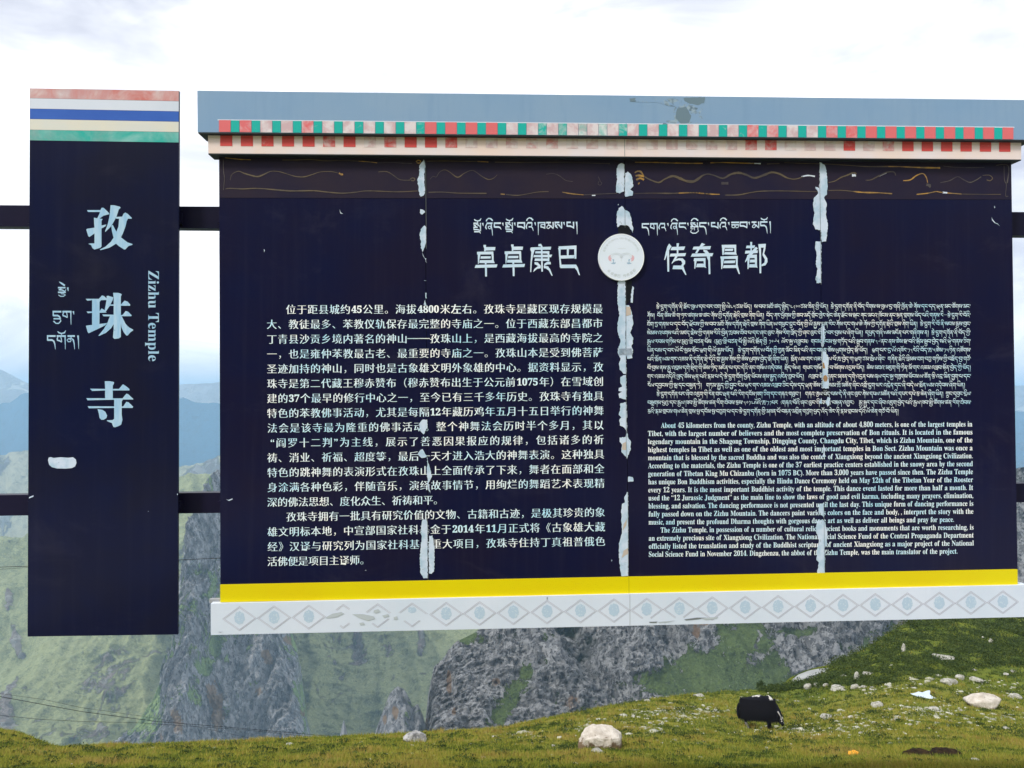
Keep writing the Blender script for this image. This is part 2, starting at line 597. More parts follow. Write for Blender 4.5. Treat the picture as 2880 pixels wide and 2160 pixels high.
cxs = [673.7, 770.8, 868.5, 965.5, 1062, 1159, 1255, 1349, 1444, 1538.7, 1632.7, 1726.8, 1819, 1911, 2003, 2096, 2188.5, 2280, 2371, 2462, 2552, 2642, 2731, 2820.7]
for k, cx in enumerate(cxs):
    cy = lerp(1739.8, 1693.7, (cx - 673.7) / 2147)
    hh = lerp(34.3, 32.6, k / 23)
    hw = lerp(47.6, 44.2, k / 23)
    w = .95
    segs = []
    corners = [(cx - hw, cy + 1), (cx, cy - hh), (cx + hw, cy - 1), (cx, cy + hh)]
    for off in (0, 3.6):
        s = 1 - off / hh
        cc = [(cx + (x - cx) * s, cy + (y - cy) * s) for x, y in corners]
        for i in range(4):
            a, bb = cc[i], cc[(i + 1) % 4]
            if k in (3, 4, 5):            # the half that has worn away
                cut = {3: [(0, .55, 1), (0, 0, .4), (0, .6, 1), (0, 0, .2)], 4: [(0, .3, 1), (0, 0, .8), (0, .3, 1), (0, 0, .35)], 5: [(0, .2, 1), (0, 0, .95), (0, .5, 1), (0, 0, .5)]}[k]
                _, sa, sb = cut[i]
                a, bb = (lerp(a[0], bb[0], sa), lerp(a[1], bb[1], sa)), (lerp(a[0], bb[0], sb), lerp(a[1], bb[1], sb))
                if i == 3 and k != 5 or i == 2 and k == 3:
                    pass
            if k in (12, 13) and i in (2, 3):
                mid = 0.75
                if i == 2: bb = (lerp(a[0], bb[0], mid), lerp(a[1], bb[1], mid))
                else: a = (lerp(a[0], bb[0], .25), lerp(a[1], bb[1], .25))
            segs += ribbon2([a, bb], w)
    d = polys('diamond', segs, 0.0512, M['diamond'], board)
    if k not in (3, 4):
        n = 20
        rx, ry = (15.0, 18.0) if k != 5 else (12, 9)
        oy = -2 if k != 5 else -14
        pl = []
        for i in range(n):
            a = 2 * math.pi * i / n
            j = 1 + 0.07 * math.sin(i * 2.6)
            pl.append((cx + rx * j * math.cos(a), cy + oy + ry * j * math.sin(a)))
        mo = polys('medallion', [pl], 0.0512, M['medal'], board)
        mo.parent = d
        mo.matrix_parent_inverse = Matrix.Identity(4)
for pl, mt in (([(915, 1737), (935, 1726), (960, 1721), (968, 1726), (945, 1736), (920, 1739)], 'smudge'),
               ([(990, 1727), (1020, 1727), (1050, 1733), (1055, 1740), (1035, 1746), (1010, 1738)], 'smudge'),
               ([(1107, 1736), (1117, 1733), (1119, 1742), (1108, 1743)], 'smudge'),
               ([(1052, 1716), (1064, 1713), (1070, 1720), (1058, 1725), (1050, 1722)], 'smudge'),
               ([(1010, 1752), (1022, 1750), (1026, 1757), (1014, 1759)], 'smudge'),
               ([(1075, 1731), (1092, 1727), (1094, 1733), (1080, 1738)], 'smudge'),
               ([(1825, 1749), (1850, 1748), (1845, 1752), (1828, 1752)], 'smudged'),
               ([(1850, 1749), (1900, 1745), (1880, 1750), (1855, 1752)], 'smudge'),
               ([(1924, 1742), (1960, 1737), (1990, 1737), (1960, 1742), (1930, 1745)], 'smudged'),
               ([(1970, 1738), (2020, 1735), (2016, 1740), (1985, 1744)], 'smudge'),
               ([(1538, 1679), (1540, 1679), (1540, 1686), (1538, 1686)], 'smudged'),
               ([(610, 1776), (620, 1779), (630, 1775), (622, 1777.5), (614, 1777)], 'smudged')):
    polys('scuff_mark', [pl], 0.0545, M[mt], board)

# ------------------------------------------------------------------ gold scroll lines in the band


def tr(pl, ox, oy, s):
    return [(ox + x / s, oy + y / s) for x, y in pl]


GA = (540, 240, 3.072)
GB = (1200, 240, 2.765)
GC = (1900, 240, 2.257)
gold = [
    (GA, [(285, 625), (350, 633), (420, 640), (508, 643)], 2.2, 'goldb'), (GA, [(270, 640), (272, 740), (280, 800), (272, 905)], 1.6, 'goldd'),
    (GA, [(780, 645), (900, 645), (1020, 640), (1150, 652), (1300, 648), (1440, 655)], 2.2, 'gold'), (GA, [(1440, 655), (1520, 660), (1600, 670)], 2.0, 'goldb'),
    (GA, [(1600, 670), (1700, 665), (1820, 672), (1900, 675)], 1.4, 'goldd'),
    (GA, [(330, 820), (345, 770), (400, 742), (450, 760), (520, 780), (570, 788), (620, 770), (680, 743), (750, 745), (820, 765), (900, 788), (970, 790), (1040, 770), (1110, 748), (1200, 745), (1260, 757)], [1.5, 1.5, 2, 3, 4, 4.5, 3.5, 2, 1.8, 1.8, 2.5, 3, 2.5, 1.5, 2, 1.6], 'gold'),
    (GA, [(1270, 758), (1290, 770), (1305, 768)], 5, 'goldb'),
    (GA, [(1610, 748), (1680, 745), (1730, 770), (1790, 812), (1850, 820), (1885, 818)], 2.2, 'gold'), (GA, [(1885, 812), (1905, 800), (1925, 808), (1915, 825), (1892, 820)], 3, 'gold'),
    (GA, [(290, 895), (330, 890), (440, 895), (560, 890), (700, 900), (850, 912), (1050, 910), (1150, 920), (1290, 932), (1400, 925), (1500, 912), (1640, 915), (1780, 920), (1950, 912)], [2, 2.6, 3, 2.5, 3.5, 4, 3.6, 3, 3.6, 3, 2.5, 2.2, 2.6, 2], 'gold'),
    (GA, [(1935, 660), (1955, 648), (1975, 655), (1965, 672), (1940, 668)], 3, 'goldb'),
    (GB, [(0, 590), (120, 588), (250, 590), (390, 592)], 1.8, 'gold'), (GB, [(395, 592), (480, 596)], 2.4, 'goldb'), (GB, [(530, 597), (800, 600), (1050, 598), (1200, 602), (1425, 610)], 1.6, 'gold'),
    (GB, [(25, 730), (50, 708), (75, 712), (100, 675), (140, 657), (180, 675), (240, 715), (290, 685), (340, 663), (375, 668), (430, 708), (480, 732), (520, 722), (550, 695)], [1.2, 1.5, 1.5, 1.5, 1.5, 1.8, 3.5, 2, 1.8, 2, 2.2, 2.4, 1.8, 1], 'gold'),
    (GB, [(930, 692), (980, 686), (1030, 702), (1080, 738), (1135, 748)], 1.3, 'goldd'),
    (GB, [(1335, 710), (1350, 745), (1362, 760), (1350, 776), (1333, 768), (1340, 745)], 1.4, 'goldd'),
    (GB, [(15, 832), (120, 830), (250, 838), (465, 840)], [3.5, 3.2, 2.5, 3.6], 'gold'), (GB, [(575, 845), (608, 848)], 3.2, 'goldb'), (GB, [(615, 848), (700, 856), (780, 845), (860, 830), (948, 826)], [2.4, 3, 1.8, 2, 2.4], 'gold'),
    (GB, [(1055, 830), (1120, 842), (1220, 852)], [2, 3.5, 1.5], 'goldb'), (GB, [(1220, 852), (1350, 845), (1480, 840)], 1.6, 'goldd'), (GB, [(1285, 856), (1312, 856)], 3, 'white'),
    (GB, [(1620, 598), (1800, 600), (1950, 605), (2148, 607)], 2.6, 'goldb'), (GC, [(0, 492), (80, 495), (172, 495)], 2.8, 'goldb'),
    (GB, [(1618, 680), (1640, 668), (1665, 672), (1685, 698)], [4, 4, 5, 3], 'goldb'), (GB, [(1625, 705), (1650, 700), (1690, 708)], 6, 'goldb'), (GB, [(1630, 735), (1660, 722), (1690, 735)], 6, 'goldb'), (GB, [(1645, 770), (1655, 755)], 4, 'goldb'),
    (GB, [(1690, 708), (1740, 735), (1805, 755), (1850, 730), (1910, 706), (1960, 718), (2030, 748), (2095, 742), (2140, 705), (2180, 690), (2212, 692)], [3, 3.5, 4.5, 4, 5.5, 6, 6.5, 5.5, 4, 3, 3], 'gold'),
    (GB, [(1615, 842), (1750, 838), (1880, 840), (1960, 838), (2020, 832), (2100, 835), (2200, 845)], [1.6, 1.8, 4, 3, 2, 2.4, 3], 'gold'),
    (GC, [(0, 580), (60, 605), (115, 610), (150, 585), (190, 565), (240, 570), (300, 590), (350, 565), (400, 555), (450, 568), (500, 588), (560, 570), (610, 552), (660, 562), (710, 588), (760, 595), (810, 580)], [5, 6.5, 6.5, 4, 3, 3, 4, 6, 6.5, 6, 6, 6.5, 6.5, 6, 4, 3, 3], 'gold'),
    (GC, [(800, 580), (840, 572), (885, 578)], 4, 'white'),
    (GC, [(220, 492), (300, 490), (400, 493), (500, 496)], 2.6, 'goldb'), (GC, [(440, 494), (540, 497)], 3.2, 'white'), (GC, [(580, 499), (660, 496)], 2.2, 'gold'), (GC, [(690, 490), (800, 495), (910, 498)], 1.6, 'gold'),
    (GC, [(0, 685), (60, 683), (130, 682), (215, 690), (280, 692)], [3.4, 2.4, 2.8, 3, 2.6], 'goldb'), (GC, [(315, 697), (400, 695), (470, 682), (540, 672), (650, 670), (780, 672), (905, 675)], [3.6, 3.6, 2.4, 2.8, 3, 2.4, 2], 'gold'), (GC, [(290, 622), (335, 622)], 7, 'goldd'),
    (GC, [(945, 498), (1100, 508), (1200, 515), (1350, 517)], [1.6, 1.6, 2.4, 3], 'gold'), (GC, [(1280, 515), (1420, 516), (1560, 522), (1680, 524)], [2.6, 3, 4, 4.6], 'goldb'), (GC, [(1700, 512), (1800, 522), (1960, 522)], 1.3, 'goldd'),
    (GC, [(970, 617), (1010, 608), (1050, 585), (1085, 572), (1130, 555), (1148, 565)], [1.5, 2.5, 4, 4, 5, 5], 'gold'), (GC, [(1120, 572), (1145, 570)], 7, 'white'),
    (GC, [(1205, 602), (1240, 600), (1290, 575), (1340, 552), (1385, 550), (1398, 572)], [1.5, 3, 3.5, 3, 3, 2.5], 'gold'), (GC, [(1290, 578), (1340, 556)], 2.4, 'seamgrey'),
    (GC, [(1445, 605), (1490, 600), (1530, 572), (1570, 560), (1592, 585), (1600, 618)], [3, 4, 3.6, 3, 3, 3], 'goldb'), (GC, [(1592, 630), (1615, 635), (1608, 645)], 8, 'goldd'),
    (GC, [(1680, 618), (1740, 605), (1790, 580), (1830, 600), (1870, 616), (1910, 600), (1940, 580)], [1.5, 2.5, 2, 2.5, 3, 2.5, 3], 'goldd'), (GC, [(1950, 572), (1990, 570), (2012, 588), (1998, 605), (1975, 600)], 2.4, 'gold'),
    (GC, [(970, 668), (1050, 666), (1130, 674)], 2, 'gold'), (GC, [(1130, 674), (1200, 680), (1290, 682), (1375, 688)], [3, 4, 3, 3.4], 'goldb'), (GC, [(1530, 692), (1600, 685), (1655, 674), (1690, 680), (1815, 690)], [3, 3, 3, 3.6, 3.2], 'goldb'), (GC, [(1815, 690), (1950, 692), (2065, 692)], 1.6, 'gold'), (GC, [(1695, 680), (1725, 682)], 5, 'white'),
    (GC, [(2035, 508), (2080, 502), (2110, 510), (2115, 550), (2105, 620)], [2, 2, 2.5, 3, 4], 'goldd'), (GC, [(2085, 510), (2088, 600), (2100, 630), (2095, 700), (2112, 703)], 2, 'goldd'),
]
for g, pl, w, mt in gold:
    pts = tr(pl, *g)
    pts = [p for p in pts]
    # a little extra smoothness between the traced points
    P = np.array(pts)
    W = np.array(w if hasattr(w, '__len__') else [w] * len(pts), float)
    s = np.arange(len(P))
    s2 = np.linspace(0, len(P) - 1, (len(P) - 1) * 4 + 1)
    Q = np.zeros((len(s2), 2))
    for i, q in enumerate(s2):
        j = min(int(q), len(P) - 2)
        u = q - j
        p0, p1, p2, p3 = P[max(j - 1, 0)], P[j], P[j + 1], P[min(j + 2, len(P) - 1)]
        Q[i] = 0.5 * (2 * p1 + (p2 - p0) * u + (2 * p0 - 5 * p1 + 4 * p2 - p3) * u * u + (3 * p1 - p0 - 3 * p2 + p3) * u ** 3)
    Wq = np.interp(s2, s, W) * nr.uniform(.75, 1.15, len(s2))
    polys('gold_line', ribbon2([tuple(q) for q in Q], list(Wq)), 0.0042, M[mt], board)

# ------------------------------------------------------------------ sealant along the seams
C4, C5, C6, C7, C8 = (1150, 440, 3.61), (1700, 440, 2.963), (1700, 980, 2.514), (2250, 440, 2.514), (2250, 1100, 3.07)
C9 = (720, 1180, 3.606)
C0 = (720, 820, 4.148)
seal = [
    (C4, [(150, 30), (160, 60), (165, 110), (155, 190), (158, 280), (162, 370), (150, 395), (120, 408), (105, 385), (95, 290), (85, 240), (105, 190), (108, 90), (130, 60)]),
    (C4, [(115, 535), (140, 540), (165, 565), (135, 590), (112, 570)]),
    (C4, [(160, 700), (178, 720), (175, 860), (165, 900), (140, 970), (120, 930), (125, 870), (108, 800), (120, 740)]),
    (C4, [(135, 970), (150, 1020), (175, 1035), (180, 1080), (172, 1070), (160, 1030), (138, 985)]),
    (C4, [(165, 1385), (180, 1385), (182, 1440), (170, 1440)]),
    (C0, [(1975, 95), (1985, 170), (1955, 150)]),
    (C9, [(1690, 0), (1735, 0), (1740, 80), (1700, 150), (1670, 120), (1655, 40)]), (C9, [(1650, 330), (1690, 300), (1730, 380), (1680, 390), (1640, 350)]),
    (C9, [(1735, 380), (1760, 480), (1785, 580), (1750, 640), (1770, 760), (1745, 700), (1735, 560)]),
    (C9, [(1690, 1015), (1730, 1010), (1740, 1060), (1740, 1610), (1700, 1610), (1670, 1560), (1660, 1400), (1680, 1200), (1675, 1100)]),
    (C9, [(1755, 1180), (1790, 1175), (1800, 1240), (1812, 1340), (1805, 1540), (1780, 1565), (1755, 1560), (1750, 1380)]),
    (C5, [(140, 55), (165, 65), (165, 290), (150, 295), (130, 308), (100, 300), (98, 260), (105, 200), (102, 100), (120, 65)]),
    (C5, [(172, 140), (195, 125), (222, 150), (232, 190), (240, 250), (215, 275), (238, 290), (235, 325), (175, 335), (170, 280)]),
    (C5, [(120, 430), (145, 412), (165, 440), (210, 470), (225, 520), (240, 610), (235, 635), (210, 590), (185, 572), (140, 570), (110, 590), (103, 540), (105, 470)]),
    (C5, [(115, 1025), (175, 1030), (178, 1659), (120, 1659), (118, 1600), (135, 1545), (110, 1450), (112, 1380), (125, 1320), (108, 1200)]),
    (C5, [(178, 1240), (205, 1240), (228, 1300), (240, 1400), (215, 1470), (240, 1510), (238, 1560), (225, 1580), (238, 1620), (230, 1659), (180, 1659)]),
    (C5, [(232, 1080), (245, 1090), (235, 1220), (218, 1215), (222, 1160)]),
    (C6, [(95, 0), (155, 0), (155, 180), (135, 180), (108, 150), (103, 110), (115, 72), (98, 40)]), (C6, [(160, 0), (195, 0), (203, 30), (190, 45), (198, 68), (160, 72)]),
    (C6, [(115, 200), (155, 185), (157, 360), (105, 350), (100, 320), (125, 305), (100, 300), (102, 280), (125, 270), (112, 240)]),
    (C6, [(113, 388), (157, 382), (160, 590), (140, 560), (110, 545), (105, 510), (120, 490), (102, 470), (112, 440)]),
    (C6, [(108, 630), (150, 625), (160, 590), (172, 640), (188, 660), (185, 720), (165, 755), (160, 780), (120, 730), (125, 680), (108, 660)]),
    (C6, [(168, 908), (200, 910), (205, 940), (168, 943)]),
    (C6, [(160, 1015), (168, 1020), (168, 1608), (120, 1610), (105, 1500), (102, 1380), (125, 1300), (118, 1150), (125, 1100), (145, 1090), (142, 1050)]),
    (C7, [(140, 40), (175, 60), (190, 120), (195, 200), (190, 270), (170, 290), (188, 330), (185, 420), (198, 490), (185, 600), (155, 605), (148, 520), (110, 515), (92, 480), (98, 430), (105, 400), (95, 350), (97, 300), (130, 260), (110, 215), (138, 225)]),
    (C7, [(112, 600), (150, 600), (152, 895), (118, 895), (112, 860), (125, 800), (112, 760), (120, 700), (108, 640)]),
    (C7, [(152, 1190), (172, 1200), (175, 1290), (160, 1350), (152, 1340)]), (C7, [(155, 1380), (180, 1380), (205, 1430), (195, 1500), (200, 1560), (205, 1640), (160, 1640)]),
    (C8, [(240, 50), (262, 60), (255, 120), (240, 130), (222, 100)]), (C8, [(185, 60), (190, 110), (165, 105)]), (C8, [(205, 460), (218, 500), (215, 560), (200, 570)]),
    (C8, [(165, 980), (205, 970), (210, 1100), (165, 1040)]),
    (C8, [(150, 1125), (210, 1115), (235, 1220), (232, 1330), (215, 1350), (215, 1570), (150, 1570), (165, 1480), (145, 1460), (150, 1380), (165, 1300), (140, 1200)]),
]


def scale_poly(pl, s):
    cx = sum(p[0] for p in pl) / len(pl)
    cy = sum(p[1] for p in pl) / len(pl)
    return [(cx + (x - cx) * s, cy + (y - cy) * (1 - (1 - s) * 0.4)) for x, y in pl]


for g, pl in seal:
    polys('sealant_patch', [rough_poly(tr(pl, *g), 1.3, 4)], 0.0085, M['sealant'], board, thick=0.006)
polys('bare_patch', [rough_poly(tr([(118, 650), (110, 600), (150, 568), (200, 575), (228, 650)], *C5), .5)], 0.0015, M['torn'], board)
polys('bare_patch', [rough_poly(tr([(180, 1040), (230, 1035), (225, 1130), (205, 1215), (178, 1235)], *C5), .8)], 0.0015, M['torn'], board)
polys('bare_patch', [rough_poly(tr([(160, 1643), (200, 1650), (215, 1670), (210, 1690), (165, 1700)], *C7), .8)], 0.0015, M['torn'], board)
polys('bare_patch', [rough_poly(tr([(165, 100), (180, 110), (178, 410), (165, 400)], *C4), .5)], 0.0015 + .003, M['torn'], board)
for g, pl, mt in ((C5, [(180, 1250), (215, 1255), (222, 1320), (180, 1330)], 'tan'), (C7, [(160, 1455), (170, 1460), (178, 1500), (160, 1498)], 'rust'),
                  (C7, [(168, 1550), (185, 1545), (197, 1565), (190, 1590), (170, 1592), (163, 1570)], 'rust'), (C6, [(128, 672), (155, 660), (155, 718), (125, 715)], 'tan'),
                  (C6, [(135, 1430), (165, 1410), (168, 1450), (122, 1480)], 'tan'), (C6, [(135, 1250), (160, 1200), (155, 1250), (130, 1290)], 'tan')):
    polys('stain', [rough_poly(tr(pl, *g), .5, 4)], 0.0105, M[mt], board)
for xa_, ya_, xb_, yb_ in ((1197, 458, 1199, 700), (1202, 1456, 1204, 1626), (1756.5, 462, 1757, 550), (1757.5, 585, 1758, 640), (1760, 792, 1761.5, 1290), (1766, 1384, 1767.5, 1618),
                           (2305, 460, 2308, 680), (2308.5, 680, 2309.5, 800), (2312, 915, 2314, 1088), (2317, 1420, 2320, 1612)):
    polys('joint_line', [[(xa_ - .45, ya_), (xa_ + .45, ya_), (xb_ + .45, yb_), (xb_ - .45, yb_)]], 0.0122, M['smudged'], board)
for pl in (tr([(150, 1262), (180, 1262), (160, 1258)], *C4), [(955, 588), (958, 597), (965, 602), (957, 600)], [(742, 700), (745, 704), (743, 710)], [(2789, 610), (2791, 616), (2799, 626), (2806, 629), (2812, 636), (2805, 630), (2797, 627), (2790, 619)], [(2796, 578), (2799, 583), (2797, 586)],
           [(1026, 1604), (1030, 1603), (1030, 1605)], [(1719, 1574), (1722, 1575), (1720, 1580)], [(1738, 574), (1740, 574), (1740, 577), (1738, 577)], [(636, 1404), (643, 1406), (653, 1402), (655, 1404), (644, 1409)]):
    polys('paint_chip', [pl], 0.0045, M['sealant'], board)

# ------------------------------------------------------------------ emblem disc
EC = (1747.3, 723.4)
th = [2 * math.pi * i / 72 for i in range(72)]
disc = prism('emblem', [(EC[0] + 64.5 * math.cos(a), EC[1] + 66 * math.sin(a)) for a in th[::-1]], 0.030, 0.0, M['emblem'], board)


def emb(pl):
    return tr(pl, 1660, 640, 10.367)


def sub(o, p):
    o.parent = p
    o.matrix_parent_inverse = Matrix.Identity(4)
    return o


ring = []
for i in range(72):
    a, b2 = th[i], th[(i + 1) % 72]
    ring.append([(EC[0] + r_ * k * math.cos(q), EC[1] + r_ * 1.023 * k * math.sin(q)) for q, r_, k in ((a, 64.2, 1), (b2, 64.2, 1), (b2, 62.4, 1), (a, 62.4, 1))])
sub(polys('rim', [r for r in ring], 0.0305, M['emblem_rim'], board), disc)
for mirror in (False, True):
    def mm(pl):
        return [((1810 - x) if mirror else x, y) for x, y in pl]
    sub(polys('red_swirl', [emb(mm([(590, 800), (560, 815), (530, 850), (525, 910), (555, 965), (600, 985), (628, 975), (605, 955), (608, 925), (640, 910), (605, 890)]))], .0308, M['pink'], board), disc)
    sub(polys('blue_swirl', [emb(mm([(640, 915), (665, 925), (690, 920), (700, 960), (685, 990), (705, 1030), (740, 1000), (735, 1050), (700, 1070), (640, 1062), (595, 1040), (655, 1025), (670, 985)]))], .0308, M['fblue'], board), disc)
    arcs = []
    for r1 in (150, 195):
        pts = [(760 + r1 * math.cos(a) * .95, 905 + r1 * .8 * math.sin(a) + (-10)) for a in np.linspace(math.pi * 1.05, math.pi * 1.95, 12)]
        arcs += ribbon2(emb(mm(pts)), 0.9)
    sub(polys('outline_swirl', arcs, .0308, M['fainter'], board), disc)
sub(polys('centre_line', ribbon2(emb([(905, 840), (905, 985)]), 1.0) + ribbon2(emb([(800, 610), (1040, 605)]), .8), .0308, M['fainter'], board), disc)

# ------------------------------------------------------------------ lettering
_glyph = {}


def glyph(s, off=0.0):
    """outline mesh of a string in the built-in font, as arrays (x right, y up, 1 = em)"""
    key = (s, off)
    if key in _glyph: return _glyph[key]
    c = bpy.data.curves.new('glyph', 'FONT')
    c.body = s
    c.size = 1.0
    c.offset = off
    c.resolution_u = 2
    ob = bpy.data.objects.new('glyph', c)
    me = bpy.data.meshes.new_from_object(ob)
    n = len(me.vertices)
    V = np.zeros(n * 3)
    me.vertices.foreach_get('co', V)
    V = V.reshape(-1, 3)[:, :2]
    fs = [tuple(p.vertices) for p in me.polygons]
    bpy.data.objects.remove(ob)
    bpy.data.curves.remove(c)
    bpy.data.meshes.remove(me)
    _glyph[key] = (V, fs)
    return _glyph[key]


def bold(s):
    r = ''
    for c in s:
        if 'A' <= c <= 'Z': r += chr(0x1D400 + ord(c) - 65)
        elif 'a' <= c <= 'z': r += chr(0x1D41A + ord(c) - 97)
        elif '0' <= c <= '9': r += chr(0x1D7CE + ord(c) - 48)
        else: r += c
    return r


class Ink:
    """collects flat lettering given in picture-plane coordinates of the sign and lays it on the face"""
    def __init__(self): self.v, self.t, self.f, self.n = [], [], [], 0

    def add(self, xy, fs, lift=0.0):
        xy = np.asarray(xy, float)
        self.v.append(xy)
        self.t.append(np.full(len(xy), lift))
        self.f += [tuple(i + self.n for i in f) for f in fs]
        self.n += len(xy)

    def build(self, name, t, mat, parent):
        xy = np.vstack(self.v)
        tt = np.concatenate(self.t) + t
        o = link(name, mesh(name, S(xy[:, 0], xy[:, 1], tt), self.f), parent, mat)
        if 'line' in name or 'script' in name or 'ring' in name:
            o['kind'] = 'stuff'      # far too many tiny letters to lift off one by one
        return o


CH = ["位于距县城约45公里。海拔4800米左右。孜珠寺是藏区现存规模最",
      "大、教徒最多、苯教仪轨保存最完整的寺庙之一。位于西藏东部昌都市",
      "丁青县沙贡乡境内著名的神山——孜珠山上，是西藏海拔最高的寺院之",
      "一，也是雍仲苯教最古老、最重要的寺庙之一。孜珠山本是受到佛菩萨",
      "圣迹加持的神山，同时也是古象雄文明外象雄的中心。据资料显示，孜",
      "珠寺是第二代藏王穆赤赞布（穆赤赞布出生于公元前1075年）在雪域创",
      "建的37个最早的修行中心之一，至今已有三千多年历史。孜珠寺有独具",
      "特色的苯教佛事活动，尤其是每隔12年藏历鸡年五月十五日举行的神舞",
      "法会是该寺最为隆重的佛事活动。整个神舞法会历时半个多月，其以",
      "“阎罗十二判”为主线，展示了善恶因果报应的规律，包括诸多的祈",
      "祷、消业、祈福、超度等，最后一天才进入浩大的神舞表演。这种独具",
      "特色的跳神舞的表演形式在孜珠山上全面传承了下来，舞者在面部和全",
      "身涂满各种色彩，伴随音乐，演绎故事情节，用绚烂的舞蹈艺术表现精",
      "深的佛法思想、度化众生、祈祷和平。",
      "孜珠寺拥有一批具有研究价值的文物、古籍和古迹，是极其珍贵的象",
      "雄文明标本地，中宣部国家社科基金于2014年11月正式将《古象雄大藏",
      "经》汉译与研究列为国家社科基金重大项目，孜珠寺住持丁真祖普俄色",
      "活佛便是项目主译师。"]
# left and right ends of each line in the picture plane of the sign (x, y of the middle of the characters)
for i, s in enumerate(CH):
    yl = lerp(870.5, 1579.5, i / 17.0)
    yr = lerp(868.0, 1563.0, i / 17.0)
    xl, xr = lerp(749, 751.5, i / 17), lerp(1696, 1704, i / 17)
    if i == 0: x0, x1 = 803, xr
    elif i == 14: x0, x1 = 804, xr
    elif i == 9: x0, x1 = 758, xr
    elif i == 13: x0, x1 = xl, 1248
    elif i == 17: x0, x1 = xl, 1041
    else: x0, x1 = xl, xr
    items, j = [], 0
    while j < len(s):
        if s[j].isdigit():
            k = j
            while k < len(s) and s[k].isdigit(): k += 1
            items.append((s[j:k], 0.53 * (k - j)))
            j = k
        else:
            w = 1.0
            if s[j] in '“”': w = 0.5
            items.append((s[j], w))
            j += 1
    tot = sum(w for _, w in items)
    unit = (x1 - x0) / tot
    ink = Ink()
    x = x0
    cs = 31.5 * 0.93
    for ch, w in items:
        cx = x + unit * w / 2
        f = (cx - 750) / 950.0
        cy = lerp(yl, yr, f)
        ty = (yr - yl) / 950.0
        if ch.isdigit() or ch in '“”':
            V, fs = glyph(bold(ch), 0.012)
            mx = (V[:, 0].min() + V[:, 0].max()) / 2
            X = cx + (V[:, 0] - mx) * 27
            Y = cy + 9.8 - V[:, 1] * 28
            ink.add(np.stack([X, Y + (X - cx) * ty], 1), fs)
        elif ch == '—':
            ink.add([(x - 1, cy - .9), (x + unit + 1, cy - .9), (x + unit + 1, cy + .9), (x - 1, cy + .9)], [(0, 1, 2, 3)])
        else:
            V, fs = glyph(ch, -0.014 if ch != '左' else 0.0)
            pun = ch in '，。、》《（）'
            for q, dx in enumerate((-0.029, -0.01, 0.01, 0.029) if not pun else (-0.012, 0.012)):
                X = cx + (V[:, 0] - 0.5 + dx) * cs
                Y = cy - (V[:, 1] - 0.38) * cs
                ink.add(np.stack([X, Y + (X - cx) * ty], 1), fs, 0.0002 * q)
        x += unit * w
    ink.build('chinese_text_line', 0.0015, M['text'], board)

EN = ["About 45 kilometers from the county, Zizhu Temple, with an altitude of about 4,800 meters, is one of the largest temples in",
      "Tibet, with the largest number of believers and the most complete preservation of Bon rituals. It is located in the famous",
      "legendary mountain in the Shagong Township, Dingqing County, Changdu City, Tibet, which is Zizhu Mountain, one of the",
      "highest temples in Tibet as well as one of the oldest and most important temples in Bon Sect. Zizhu Mountain was once a",
      "mountain that is blessed by the sacred Buddha and was also the center of Xiangxiong beyond the ancient Xiangxiong Civilization.",
      "According to the materials, the Zizhu Temple is one of the 37 earliest practice centers established in the snowy area by the second",
      "generation of Tibetan King Mu Chizanbu (born in 1075 BC). More than 3,000 years have passed since then. The Zizhu Temple",
      "has unique Bon Buddhism activities, especially the Hindu Dance Ceremony held on May 12th of the Tibetan Year of the Rooster",
      "every 12 years. It is the most important Buddhist activity of the temple. This dance event lasted for more than half a month. It",
      "used the “12 Jurassic Judgment” as the main line to show the laws of good and evil karma, including many prayers, elimination,",
      "blessing, and salvation. The dancing performance is not presented until the last day. This unique form of dancing performance is",
      "fully passed down on the Zizhu Mountain. The dancers paint various colors on the face and body, , interpret the story with the",
      "music, and present the profound Dharma thoughts with gorgeous dance art as well as deliver all beings and pray for peace.",
      "The Zizhu Temple, in possession of a number of cultural relics, ancient books and monuments that are worth researching, is",
      "an extremely precious site of Xiangxiong Civilization. The National Social Science Fund of the Central Propaganda Department",
      "officially listed the translation and study of the Buddhist scriptures of ancient Xiangxiong as a major project of the National",
      "Social Science Fund in November 2014. Dingzhenzu, the abbot of the Zizhu Temple, was the main translator of the project."]
for i, s in enumerate(EN):
    yl, yr = lerp(1203.6, 1566.0, i / 16.0), lerp(1199.5, 1556.5, i / 16.0)
    xl, xr = lerp(1822, 1825, i / 16), lerp(2734.5, 2739, i / 16)
    x0 = {0: 1859, 13: 1858}.get(i, xl)
    x1 = {12: 2683, 16: 2693}.get(i, xr)
    words = s.split(' ')
    G = [glyph(bold(w), 0.002) for w in words]
    W = [g[0][:, 0].max() - g[0][:, 0].min() for g in G]
    size = 21.0
    space = 6.0
    need = sum(W)
    sx = (x1 - x0 - space * (len(words) - 1)) / need
    sx = max(15.6, min(19.6, sx))
    gap = (x1 - x0 - need * sx) / (len(words) - 1)
    x = x0
    ink = Ink()
    for (V, fs), w in zip(G, W):
        X = x + (V[:, 0] - V[:, 0].min()) * sx
        Y = yl + (X - 1822) / 913.0 * (yr - yl) - V[:, 1] * size
        ink.add(np.stack([X, Y], 1), fs)
        x += w * sx + gap
    ink.build('english_text_line', 0.0015, M['text'], board)

